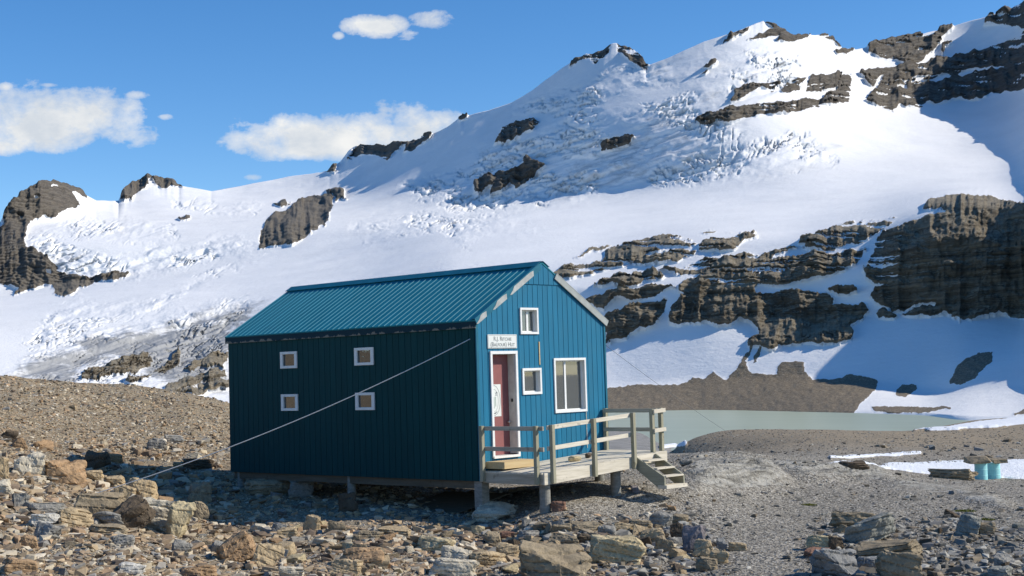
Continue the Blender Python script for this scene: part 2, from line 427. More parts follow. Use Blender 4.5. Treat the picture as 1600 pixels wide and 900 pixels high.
# door --------------------------------------------------------------
d = MB(); D0, D1, DZ0, DZ1 = .382, 1.235, .47, 2.7325; cw = .065
d.box(.001, .04, D0, D1, DZ1 - cw, DZ1, 0); d.box(.001, .038, D0, D0 + cw, DZ0, DZ1 - cw, 0); d.box(.001, .038, D1 - cw, D1, DZ0, DZ1 - cw, 0)
d.build('door_casing', 'white_paint', hut, bevel=.003)
d = MB(); rec = .20
d.box(-rec - .05, -.001, D1 - cw - .01, D1 - cw + .02, DZ0 + .05, DZ1 - cw + .01); d.box(-rec - .05, -.001, D0 + cw - .02, D0 + cw + .01, DZ0 + .05, DZ1 - cw + .01)
d.box(-rec - .05, -.001, D0 + cw - .02, D1 - cw + .02, DZ1 - cw - .01, DZ1 - cw + .01)
dj = d.build('door_jamb', 'jamb_paint', hut)
kp = MB(); kp.box(-.12, -.07, D1 - cw - .022, D1 - cw - .0105, 1.63, 1.70); kp.build('lock_strike', 'dark_metal', dj)
d = MB(); d.box(-.2, .05, D0 + .02, D1 - .02, DZ0 - .02, DZ0 + .03); d.build('door_sill', 'white_paint', hut)
door = MB(); door.box(-rec - .045, -rec, D0 + cw + .012, D1 - cw - .012, DZ0 + .035, DZ1 - cw - .012); door = door.build('door', 'door_pink', hut)
h = MB(); h.tube([(-rec + .001, D1 - cw - .075, 1.20), (-rec + .06, D1 - cw - .075, 1.20)], .018); h.tube([(-rec + .045, D1 - cw - .075, 1.20), (-rec + .06, D1 - cw - .075, 1.2), (-rec + .08, D1 - cw - .075, 1.2)], [.012, .032, .026])
h.build('handle', 'steel', door, smooth=True)
PY0, PY1, PZ0, PZ1 = D0 + cw + .03, D0 + cw + .46, 1.33, 2.02
pp = MB(); pp.box(-rec + .001, -rec + .006, PY0, PY1, PZ0, PZ1); post = pp.build('emblem_panel', 'sign_white', door)
em = MB(); cy, cz = (PY0 + PY1) / 2, (PZ0 + PZ1) / 2; X = -rec + .0072
def ring(a, b, w, n=48):
    for k in range(n):
        t0, t1 = 2 * math.pi * k / n, 2 * math.pi * (k + 1) / n
        em.hexa([(X, cy + (a + i) * math.cos(tt), cz + (b + i) * math.sin(tt)) for i, tt in ((0, t0), (w, t0), (w, t1), (0, t1))],
                [(X + .001, cy + (a + i) * math.cos(tt), cz + (b + i) * math.sin(tt)) for i, tt in ((0, t0), (w, t0), (w, t1), (0, t1))])
ring(.185, .315, .010); ring(.125, .235, .006)
for k in range(38):      # lettering band reads as small strokes
    tt = math.radians(-60 - 240 * k / 37) if k < 30 else math.radians(-75 - 4 * (k - 30))
    a, b2 = (cy + .158 * math.cos(tt), cz + .277 * math.sin(tt)); nx, nz = math.cos(tt), math.sin(tt)
    em.bar((X + .0005, a - nx * .013, b2 - nz * .013), (X + .0005, a + nx * .013, b2 + nz * .013), .0015, .009, up=(1, 0, 0))
for sgn in (-1, 1):     # crossed axes above the shield
    em.bar((X + .0005, cy + sgn * .035, cz + .09), (X + .0005, cy + sgn * .095, cz + .18), .0015, .012, up=(1, 0, 0))
    em.bar((X + .0005, cy + sgn * .09, cz + .10), (X + .0005, cy + sgn * .04, cz + .17), .0015, .010, up=(1, 0, 0))
    em.bar((X + .0005, cy + sgn * .065, cz + .185), (X + .0005, cy + sgn * .11, cz + .155), .0015, .016, up=(1, 0, 0))
em.build('emblem', 'grey_ink', post)
em = MB()
for k in (-1, 0, 1): em.box(X, X + .001, cy + k * .045 - .013, cy + k * .045 + .013, cz - (.17 if k == 0 else .13), cz + .075)
em.build('emblem_shield', 'green_ink', post)

# sign --------------------------------------------------------------
s = MB(); s.box(.003, .028, .324, 1.234, 2.79, 3.0875); sign = s.build('sign', 'sign_white', hut, bevel=.003)
fr = MB(); a0, a1, b0, b1 = .34, 1.218, 2.805, 3.072
for (p, q, r, s_) in ((a0, a1, b1 - .006, b1), (a0, a1, b0, b0 + .006), (a0, a0 + .006, b0 + .006, b1 - .006), (a1 - .006, a1, b0 + .006, b1 - .006)): fr.box(.0285, .0295, p, q, r, s_)
fr.build('border_line', 'grey_ink', sign)
def text_mesh(body, size, loc, rot, mat, parent, name='lettering', bold=.0):
    cu = bpy.data.curves.new(name, 'FONT'); cu.body = body; cu.size = size; cu.align_x = 'CENTER'; cu.extrude = .0008; cu.offset = bold; cu.small_caps_scale = .76
    for i, ch in enumerate(body):
        if ch.isalpha() and ch.islower(): cu.body_format[i].use_small_caps = True
    o = bpy.data.objects.new(name, cu); COL.objects.link(o)
    bpy.context.view_layer.update()
    me = bpy.data.meshes.new_from_object(o.evaluated_get(bpy.context.evaluated_depsgraph_get())); bpy.data.objects.remove(o)
    off = parent_loc(parent)
    me.transform(Matrix.Translation(Vector(loc) - off) @ Euler(rot).to_matrix().to_4x4())
    return link(name, me, mat, parent)
RT = (math.radians(90), 0, math.radians(90))
text_mesh('R.J. Ritchie', .125, (.0295, .779, 2.955), RT, 'grey_ink', sign, bold=.0015)
text_mesh('(Balfour) Hut', .125, (.0295, .779, 2.835), RT, 'grey_ink', sign, bold=.0015)
st = MB(); st.box(.002, .018, 1.955, 1.985, 2.42, 2.93); st.build('exposed_batten', 'wood_new', hut)
st = MB(); st.box(.002, .012, 3.50, 3.512, .5, 1.32); st.build('exposed_batten', 'wood_grey_y', hut)

# piles
def pile(x, y, zt, zb, r, sq=False):
    p = MB()
    if sq: p.box(x - r, x + r, y - r, y + r, zb, zt)
    else: p.tube([(x, y, zb), (x, y, zt)], r, 20)
    return p
for x in (-.13, -4.35, -8.6):
    for y in (.17, W - .2):
        pile(x, y, -.004 if y > 1 else -.004, -1.5, .11 if x > -1 else .10, sq=(x > -1 and y < 1)).build('pile', 'concrete', hut, smooth=False)

# kitchen things seen through the main window
for (nm, lab, x, y, z, r, hh, cat) in (('cooking_pot', 'white pot behind the left pane of the large window', -.30, 2.66, 1.40, .13, .34, 'pot'), ('cooking_pot', 'wide white basin behind the right pane of the large window', -.34, 3.1, 1.40, .17, .25, 'basin')):
    p = MB(); p.tube([(x, y, z), (x, y, z + hh)], [r * .85, r], 20); p.tube([(x, y, z + hh), (x, y, z + hh + .02), (x, y, z + hh + .035)], [r * 1.04, r * .8, r * .1], 20)
    tag(p.build(nm, 'pot_white', None, smooth=False), lab, cat)
p = MB(); p.box(-.75, -.16, 2.2, 3.75, 1.34, 1.395); 
for y in (2.25, 3.68): p.box(-.72, -.66, y, y + .05, .4, 1.34); p.box(-.22, -.17, y, y + .05, .4, 1.34)
tag(p.build('kitchen_counter', 'wood_grey_y'), 'wooden counter just inside the large window', 'counter')
p = MB()
for k in range(14): yy = 3.30 + .012 * k; p.box(-.17 - .008 * (k % 2), -.16 - .008 * (k % 2), yy, yy + .012, 1.42, 2.5)
tag(p.build('curtain', 'curtain'), 'pale curtain at the right side inside the large window', 'curtain')

# ------------------------------------------------------------------ THE DECK
deck = empty('wooden_deck', (.85, 2.1, -.6), 'weathered grey timber deck with post and rail fence at the gable door', 'deck')
def dz(y): return .205 + .053 * y
DX = 1.72; DY0 = .08; DY1 = 4.17
pk = MB(); x = .02
while x < DX - .02:
    x1 = min(x + .14, DX); e0 = DY0 - .02 + random.uniform(-.006, .006); e1 = DY1 + random.uniform(-.006, .006)
    pk.hexa([(x, e0, dz(e0) - .035), (x1 - .007, e0, dz(e0) - .035), (x1 - .007, e1, dz(e1) - .035), (x, e1, dz(e1) - .035)], [(x, e0, dz(e0)), (x1 - .007, e0, dz(e0)), (x1 - .007, e1, dz(e1)), (x, e1, dz(e1))])
    x += .14
pk.build('deck_planks', 'wood_grey_y', deck)
f = MB(); f.hexa([(DX + .002, DY0 - .02, dz(0) - .24), (DX + .002, DY1, dz(DY1) - .245), (DX + .002, DY1, dz(DY1) - .005), (DX + .002, DY0 - .02, dz(0) - .0)], [(DX + .045, DY0 - .02, dz(0) - .24), (DX + .045, DY1, dz(DY1) - .245), (DX + .045, DY1, dz(DY1) - .005), (DX + .045, DY0 - .02, dz(0) - .0)])
f.build('front_fascia', 'wood_grey_y', deck)
f = MB(); f.box(.03, DX, DY0 - .016, DY0 + .026, dz(0) - .24, dz(0) - .033); f.build('side_fascia', 'wood_grey_x', deck)
f = MB(); f.box(.03, DX, DY1 - .045, DY1 - .003, dz(DY1) - .24, dz(DY1) - .037); f.build('side_fascia', 'wood_grey_x', deck)
j = MB()
for y in (.9, 1.7, 2.5, 3.3): j.box(.03, DX, y, y + .04, dz(y) - .22, dz(y) - .037)
j.build('joist', 'wood_panel', deck)
def postb(x, y, zb, zt, w=.088):
    p = MB(); p.box(x - w / 2, x + w / 2, y - w / 2, y + w / 2, zb, zt); return p.build('post', 'wood_post', deck, bevel=.004)
RH = .955
PX = DX + .046 + .045
for (x, y, zb) in ((.06, DY0 - .062, -.01), (1.60, DY0 - .062, -.02), (PX, .28, -.01), (PX, 1.60, dz(1.6) - .26), (PX, 2.93, dz(2.93) - .26), (.08, 4.1, dz(4)), (1.66, 3.80, dz(3.8)), (1.66, 4.12, dz(4.12))):
    postb(x, y, zb, dz(y) + RH)
def rail(a, b, mat='wood_grey_y'):
    r = MB(); r.bar(a, b, .04, .088); r.build('rail', mat, deck, bevel=.003)
xr = DX + .024
for h1 in (RH - .055, .475):
    rail((.02, DY0 - .0, dz(0) + h1), (1.75, DY0 - .0, dz(0) + h1), 'wood_grey_x')
    rail((xr, .20, dz(.2) + h1), (xr, 2.93, dz(2.93) + h1))
    rail((.05, 4.06, dz(4.1) + h1), (1.6, 4.06, dz(4.1) + h1), 'wood_grey_x')
    rail((1.727, 3.78, dz(3.8) + h1), (1.727, 4.2, dz(4.15) + h1))
for (x, y, zb, r) in ((1.52, .33, -1.3, .112), (1.42, 2.75, -1.3, .112)):
    pile(x, y, dz(y) - .25, zb, r).build('pile', 'concrete', deck, smooth=False)
# stairs
sty = empty('wooden_stairs', (2.15, 3.3, -.3), 'short flight of weathered wooden steps at the open end of the deck rail', 'stairs')
YL, YR = 3.02, 3.70
for y in (YL, YR):
    s = MB(); pts = [(1.78, y, dz(y) - .02), (1.80, y, dz(y) - .02), (2.54, y, -.06), (2.54, y, -.31), (2.38, y, -.31), (1.78, y, .09)]
    s.prism(pts, (0, .04, 0)); s.build('stringer', 'wood_stair', sty)
for k, (xa, z) in enumerate(((1.86, .285), (2.09, .12), (2.32, -.04))):
    s = MB(); s.box(xa, xa + .235, YL + .042, YR - .002, z - .035, z); s.build('tread', 'wood_grey_y', sty, bevel=.003)
s = MB(); s.box(2.36, 2.60, YL - .01, YR + .06, -.32, -.24); s.build('base_board', 'wood_grey_y', sty, bevel=.004)
# step box in front of the door
s = MB(); s.box(.03, .58, .14, 1.2, dz(.6) + .02, dz(.6) + .165); tag(s.build('door_step', 'wood_new', None, bevel=.004), 'new yellow timber step block lying on the deck below the red door', 'step')
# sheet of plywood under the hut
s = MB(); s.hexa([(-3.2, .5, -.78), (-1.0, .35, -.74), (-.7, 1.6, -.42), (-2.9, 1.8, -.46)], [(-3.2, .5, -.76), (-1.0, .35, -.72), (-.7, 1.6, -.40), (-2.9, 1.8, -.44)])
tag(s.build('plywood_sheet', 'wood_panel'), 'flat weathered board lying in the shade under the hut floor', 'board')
# ------------------------------------------------------------------ GROUND
GC = [  # survey points: bearing column, row, horizontal distance
 (0,900,20.5),(0,820,26.5),(0,760,30.5),(0,700,37.5),(0,650,45),(0,588,56),
 (200,900,21.5),(200,860,24.5),(200,820,28.5),(200,780,32.5),(200,740,38.5),(200,700,43.5),(200,650,50),(200,603,60),
 (350,900,23),(350,860,26.5),(350,820,31.3),(350,780,34.6),(350,745,39),(350,700,45.5),(350,660,51),(350,628,58),
 (550,900,23.5),(550,850,27),(550,803,32),(550,770,36),(550,740,41),
 (800,900,24),(800,850,27.5),(800,810,30),(800,775,33),(800,745,38),
 (1000,900,24),(1000,850,27),(1000,800,30.3),(1000,760,32.3),(860,803,29.2),(950,774,31.4),(1000,722,42),(1000,709,50),
 (1200,900,23.5),(1200,840,28),(1200,790,33),(1200,750,38),(1200,722,44),(1200,711,52),(1200,700,75),(1200,673,100),
 (1400,900,23.5),(1400,840,28),(1400,790,33),(1400,752,41),(1400,737,49),(1400,710,65),(1400,673,105),
 (1600,900,23.5),(1600,840,28),(1600,790,33),(1600,752,47),(1600,722,60),(1600,690,85),(1600,668,115),
 (1110,688,108),(1070,694,95),
 (-400,900,19),(-400,700,32),(-400,560,48),(2000,900,24),(2000,760,40),(2000,700,80),
]
GZ = [  # column, distance, height
 (0,70,1.0),(200,70,.3),(350,70,-.6),(0,110,-6),(200,110,-6),(350,110,-6),(550,60,-1.2),(550,100,-5),(800,55,-1.2),(800,90,-4.5),
 (900,60,-1.4),(1010,62,-1.9),(1010,90,-5),(1000,130,-8.4),(1000,200,-9.2),(1000,235,-9.5),(1000,290,-10.1),(900,200,-9.0),(820,230,-8.6),(820,300,-8.6),(820,400,-8.8),
 (1200,150,-7),(1200,200,-11.5),(1200,290,-14),(1400,160,-7),(1400,230,-11.5),(1400,270,-10.4),(1500,265,-9.75),(1600,200,-8),(1600,255,-9.6),(1600,340,-9.7),(1530,320,-9.95),
 (1400,340,-13),(1200,420,-16),(1000,420,-14),(550,200,-8.4),(550,420,-8.6),(100,200,-14),(100,420,-18),(2000,200,-8),(2000,400,-9.5),
 (-900,25,.3),(-900,50,4.2),(-900,110,2),(-400,110,0),(2300,110,-5),(-400,400,-18),(2300,25,-1.2),(2300,50,-2)]
_g = [(azof(u), math.log(r), at_r(u, v, r)[2]) for u, v, r in GC] + [(azof(u), math.log(r), z) for u, r, z in GZ]
AZ0 = float(azof(800))
for k in range(7): # all round the survey point
    a = AZ0 + math.radians(70 + k * 36.6)
    left = k >= 4
    for r, z in ((12, .3), (25, .8 if left else -.8), (50, 3.4 if left else -1.5), (120, 1.5 if left else -6), (400, -15)): _g.append((a, math.log(r), z))
_g.append((AZ0, math.log(10), .1)); _g.append((AZ0 - .25, math.log(10), .2)); _g.append((AZ0 + .25, math.log(10), .1))
_g = np.array([(a, l, z) for a, l, z in _g], float)
SA = 2.6
def _feat(az, lr):
    d = (az - AZ0 + math.pi) % (2 * math.pi) - math.pi
    return d * SA, lr
_gx, _gy = _feat(_g[:, 0], _g[:, 1])
def _phi(d2): return .5 * d2 * np.log(d2 + 1e-12)
_n = len(_g); _K = _phi((_gx[:, None] - _gx) ** 2 + (_gy[:, None] - _gy) ** 2) + np.eye(_n) * 4e-5
_P = np.stack([np.ones(_n), _gx, _gy], 1)
_A = np.block([[_K, _P], [_P.T, np.zeros((3, 3))]])
_w = np.linalg.solve(_A, np.concatenate([_g[:, 2], np.zeros(3)]))
def ground_base(x, y):
    x = np.asarray(x, float); y = np.asarray(y, float); sh = x.shape; x = x.ravel(); y = y.ravel()
    dx, dy = x - CAM[0], y - CAM[1]; r = np.hypot(dx, dy); az = np.arctan2(dx, dy)
    gx, gy = _feat(az, np.log(np.maximum(r, 8)))
    z = _w[_n] + _w[_n + 1] * gx + _w[_n + 2] * gy
    for i in range(0, len(x), 60000):
        s = slice(i, i + 60000)
        z[s] += _phi((gx[s, None] - _gx) ** 2 + (gy[s, None] - _gy) ** 2) @ _w[:_n]
    return z.reshape(sh)
def outcrop(u, v):
    """bedrock whaleback mask in survey columns/rows"""
    a = np.exp(-(((u - 1150) / 76) ** 4 + ((v - 748 + (u - 1150) * .03) / 23) ** 4)) * 1.0
    a = np.maximum(a, .8 * np.exp(-(((u - 1290) / 115) ** 4 + ((v - 741 - (u - 1270) * .06) / 10) ** 4)))
    a = np.maximum(a, .55 * np.exp(-(((u - 1130) / 75) ** 4 + ((v - 719) / 5) ** 4)))
    b = .6 * np.exp(-(((u - 1450) / 75) ** 4 + ((v - 763 - (u - 1450) * .02) / 9) ** 4)); b = np.maximum(b, .7 * np.exp(-(((u - 1535) / 45) ** 4 + ((v - 780 - (u - 1535) * .2) / 8) ** 4)))
    return a, b
def ground_z(x, y, full=False):
    z = ground_base(x, y); x = np.asarray(x, float); y = np.asarray(y, float)
    u, v = to_px(np.stack([x, y, z], -1)); r = np.hypot(x - CAM[0], y - CAM[1])
    fr = ((x - CAM[0]) * R[2][0] + (y - CAM[1]) * R[2][1]) > 5
    u = np.where(fr, u, -5000); v = np.where(fr, v, 5000)
    a, b = outcrop(u + 6 * vnoise(x * .9, y * .9, seed=3), v + 2.5 * vnoise(x * .9, y * .9, seed=4))
    rough = np.clip(r / 60, .25, 2.5)
    left = sstep(900, 500, u) * .6 + .4
    far = sstep(140, 230, r)
    z = z + (.11 * fbm(x * .45, y * .45, o=3, seed=11) + .045 * fbm(x * 1.9, y * 1.9, o=3, seed=21)) * left * (1 - far * .8)
    z = z + np.clip(r - 45, 0, 60) / 60 * .13 * fbm(x * .12, y * .12, o=3, seed=31) * (1 - far)
    z = z + a * (.30 + .16 * fbm(x * 1.1, y * .5, o=4, seed=41, ridge=True) + .10 * np.round(3 * fbm(x * .7, y * .9, o=3, seed=42)) / 3) + b * (.12 + .05 * fbm(x * 1.3, y * .8, o=3, seed=43))
    if full: return z, u, v, r, a, b
    return z
TAB = {}
def ground_lut(x, y):
    """bilinear lookup in the ground sheet's own grid"""
    az = np.arctan2(x - CAM[0], y - CAM[1]); az = (az - AZ0 + math.pi) % (2 * math.pi) - math.pi; r = np.hypot(x - CAM[0], y - CAM[1])
    ia = np.interp(az, TAB['a'], TAB['ia']); ir = np.interp(r, TAB['r'], TAB['ir'])
    a0 = np.clip(np.floor(ia).astype(int), 0, len(TAB['a']) - 2); r0 = np.clip(np.floor(ir).astype(int), 0, len(TAB['r']) - 2); fa, fr = ia - a0, ir - r0; Z = TAB['z']
    return (Z[r0, a0] * (1 - fa) + Z[r0, a0 + 1] * fa) * (1 - fr) + (Z[r0 + 1, a0] * (1 - fa) + Z[r0 + 1, a0 + 1] * fa) * fr
def ground_hit(u, v, r0=15, r1=140):
    u = np.atleast_1d(np.asarray(u, float)); v = np.atleast_1d(np.asarray(v, float))
    dx, dy, s = rays(u, v); rr = np.exp(np.linspace(math.log(r0), math.log(r1), 220))
    X = CAM[0] + dx[:, None] * rr; Y = CAM[1] + dy[:, None] * rr; Z = CAM[2] + s[:, None] * rr
    G = ground_lut(X, Y); below = Z < G
    i = np.argmax(below, 1); ok = below.any(1) & (i > 0); i = np.clip(i, 1, None)
    k = np.arange(len(u)); d0 = (Z - G)[k, i - 1]; d1 = (Z - G)[k, i]; t = np.clip(d0 / (d0 - d1 + 1e-9), 0, 1)
    r = rr[i - 1] + (rr[i] - rr[i - 1]) * t
    x, y = CAM[0] + dx * r, CAM[1] + dy * r
    return np.stack([x, y, ground_lut(x, y)], 1), r, ok

def polymask(U, V, polys, warp=5.0, soft=2.2, seed=50, sc=22.):
    """signed-ish soft mask of polygons, edges made ragged"""
    wu = U + warp * vnoise(U / sc, V / sc, seed=seed) + warp * .55 * vnoise(U / (sc * .35), V / (sc * .35), seed=seed + 1) + warp * .3 * vnoise(U / (sc * .12), V / (sc * .12), seed=seed + 7)
    wv = V + .6 * warp * vnoise(U / sc, V / sc, seed=seed + 2) + .6 * warp * .55 * vnoise(U / (sc * .35), V / (sc * .35), seed=seed + 3) + warp * .2 * vnoise(U / (sc * .12), V / (sc * .12), seed=seed + 8)
    M = np.zeros(U.shape)
    for P in polys:
        P = np.asarray(P, float); x0, y0 = P.min(0) - 12; x1, y1 = P.max(0) + 12
        box = (wu > x0) & (wu < x1) & (wv > y0) & (wv < y1)
        if not box.any(): continue
        a, b = wu[box], wv[box]; ins = np.zeros(a.shape, bool); dist = np.full(a.shape, 1e9)
        for (px, py), (qx, qy) in zip(P, np.roll(P, -1, 0)):
            c = ((py > b) != (qy > b))
            with np.errstate(divide='ignore', invalid='ignore'): xc = (qx - px) * (b - py) / (qy - py + 1e-12) + px
            ins ^= c & (a < xc)
            ex, ey = qx - px, qy - py; t = np.clip(((a - px) * ex + (b - py) * ey) / (ex * ex + ey * ey + 1e-9), 0, 1)
            dist = np.minimum(dist, np.hypot(a - px - t * ex, b - py - t * ey))
        sd = np.where(ins, dist, -dist); M[box] = np.maximum(M[box], np.clip(.5 + sd / (2 * soft), 0, 1))
    return M

SNOWPATCH = [
 [(1292,739),(1340,733),(1400,727),(1480,723),(1520,721),(1620,719),(1700,718),(1700,752),(1600,750),(1560,748),(1520,745),(1440,743),(1390,740)],
 [(1295,716),(1340,712),(1400,709),(1440,708),(1438,711),(1400,713),(1340,716),(1300,719)],
 [(1425,672),(1480,668),(1530,660),(1600,652),(1800,640),(1800,664),(1600,665),(1560,669),(1490,673)],
 [(1030,697),(1072,693),(1076,696),(1070,700),(1035,702)],
]
# polar sheet, full circle: fine inside the surveyed sector
def build_ground():
    azs = AZ0 + np.concatenate([np.linspace(-math.pi, -.62, 50)[:-1], np.linspace(-.62, -.40, 40)[:-1], np.linspace(-.40, .40, 1250), np.linspace(.40, .62, 40)[1:], np.linspace(.62, math.pi, 50)[1:]])
    rs = np.concatenate([[.3, 3, 6, 9, 12, 14.5], np.exp(np.linspace(math.log(16.5), math.log(60), 560)), np.exp(np.linspace(math.log(60), math.log(340), 190))[1:], [400, 600]])
    A, Rr = np.meshgrid(azs, rs, indexing='xy')
    X = CAM[0] + np.sin(A) * Rr; Y = CAM[1] + np.cos(A) * Rr
    Z, U, V, r, a, b = ground_z(X, Y, True)
    snow = polymask(U, V, SNOWPATCH, warp=2.0, soft=.8, seed=60, sc=40)
    snow = np.where((r < 20) | (np.abs(((A - AZ0 + math.pi) % (2 * math.pi)) - math.pi) > .6), 0, snow)
    Z = Z + snow * .10 * np.clip(r / 50, 1, 4)
    silt = np.clip(sstep(120, 190, r) * sstep(1160, 1090, U), 0, 1)
    warm = np.clip(sstep(760, 350, U) + .75 * sstep(58, 80, r), 0, 1)
    n, k = X.shape
    TAB.update(a=azs - AZ0, ia=np.arange(len(azs)), r=rs, ir=np.arange(len(rs)), z=Z)
    V3 = np.stack([X, Y, Z], -1).reshape(-1, 3)
    i = np.arange(n - 1)[:, None] * k + np.arange(k - 1)[None]
    Fc = np.stack([i, i + 1, i + k + 1, i + k], -1).reshape(-1, 4)[:, ::-1]
    me = mk_mesh('ground', V3, Fc, cols={'mask': np.stack([np.maximum(a, b), snow, silt, warm], -1).reshape(-1, 4)}, smooth=True)
    return struct(link('ground', me, 'ground_mat'))

m, t, b = nt('ground_mat', .95, .1); g = geoco(t)
at = N(t, 'ShaderNodeAttribute', attribute_name='mask'); sp = N(t, 'ShaderNodeSeparateColor'); t.links.new(at.outputs['Color'], sp.inputs[0])
rockm, snowm, siltm, warmm = sp.outputs[0], sp.outputs[1], sp.outputs[2], at.outputs['Alpha']
vor = N(t, 'ShaderNodeTexVoronoi'); vor.inputs['Scale'].default_value = 26; vor.inputs['Randomness'].default_value = 1; t.links.new(g, vor.inputs['Vector'])
vor2 = N(t, 'ShaderNodeTexVoronoi'); vor2.inputs['Scale'].default_value = 8; t.links.new(g, vor2.inputs['Vector'])
sv = N(t, 'ShaderNodeSeparateColor'); t.links.new(vor.outputs['Color'], sv.inputs[0])
sv2 = N(t, 'ShaderNodeSeparateColor'); t.links.new(vor2.outputs['Color'], sv2.inputs[0])
grey = ramp(t, sv.outputs[0], [(.1, (.12, .108, .09)), (.5, (.28, .255, .21)), (.85, (.40, .365, .305)), (.98, (.60, .56, .49))])
warm = ramp(t, sv.outputs[1], [(.1, (.15, .12, .078)), (.45, (.33, .265, .17)), (.8, (.48, .39, .265)), (.97, (.56, .50, .39))])
warm2 = ramp(t, sv2.outputs[0], [(.2, (.15, .12, .08)), (.6, (.31, .24, .155)), (.9, (.40, .27, .16))])
warm = mix(t, .4, warm, warm2)
col = mix(t, warmm, grey, warm)
big = noise(t, g, .35, 4)
col = mix(t, ramp(t, big, [(.42, 0), (.62, .55)]), col, mix(t, .45, col, (.16, .145, .115)))
col = mix(t, ramp(t, noise(t, g, 1.6, 5), [(.5, 0), (.72, .5)]), col, mix(t, .5, col, (.34, .30, .23)))
silt = ramp(t, noise(t, mapping(t, g, (.02, .06, 1)), 6, 5), [(.3, (.22, .215, .20)), (.7, (.33, .32, .30))])
col = mix(t, siltm, col, silt)
bed = ramp(t, noise(t, mapping(t, g, (1, .5, 3)), 1.9, 9, .75, .9), [(.36, (.08, .073, .06)), (.45, (.24, .225, .19)), (.54, (.38, .36, .31)), (.7, (.50, .48, .43))])
col = mix(t, ramp(t, mth(t, 'ADD', rockm, mth(t, 'MULTIPLY', mth(t, 'SUBTRACT', noise(t, g, 3.2, 5), .5), 1.9)), [(.42, 0), (.52, .95)]), col, bed)
col = mix(t, ramp(t, snowm, [(.45, 0), (.6, 1)]), col, (.84, .86, .88))
setc(t, b, col)
nb = bump(t, b, vor.outputs['Distance'], .9, .025)
nb = bump(t, b, vor2.outputs['Distance'], .6, .05, nb)
bump(t, b, noise(t, g, 5, 6, .7), .6, .05, nb)
build_ground()

# far base sheet below everything, out to the horizon
me = mk_mesh('valley_floor', [(-30000, -30000, -26), (30000, -30000, -26), (30000, 30000, -26), (-30000, 30000, -26)], [(0, 1, 2, 3)])
simple('valley_mat', (.22, .21, .19), .95, .1, .2, .02, .1)
struct(link('valley_floor', me, 'valley_mat'))

# lake -------------------------------------------------------------
m, t, b = nt('lake_mat', .28, .22); g = geoco(t)
setc(t, b, ramp(t, noise(t, mapping(t, g, (.01, .03, 1)), 3, 4), [(.3, (.41, .46, .33)), (.7, (.46, .51, .375))]))
bump(t, b, noise(t, mapping(t, g, (.6, 1.6, 1), (0, 0, -.75)), 1.6, 5), .25, .04)
P = [at_r(u, 640, r) for u, r in ((700, 230), (1000, 215), (1200, 180), (1400, 200), (1560, 240), (1580, 420), (1300, 520), (1000, 560), (700, 560))]
me = mk_mesh('lake', [(p[0], p[1], -10.0) for p in P] + [(P[4][0] * .5 + P[7][0] * .5, P[4][1] * .5 + P[7][1] * .5, -10.0)], [(i, (i + 1) % 9, 9) for i in range(9)][::1])
bm = bmesh.new(); bm.from_mesh(me); bmesh.ops.recalc_face_normals(bm, faces=bm.faces); 
if bm.faces[0].normal.z < 0: bmesh.ops.reverse_faces(bm, faces=bm.faces)
bm.to_mesh(me); bm.free()
struct(link('lake', me, 'lake_mat'))
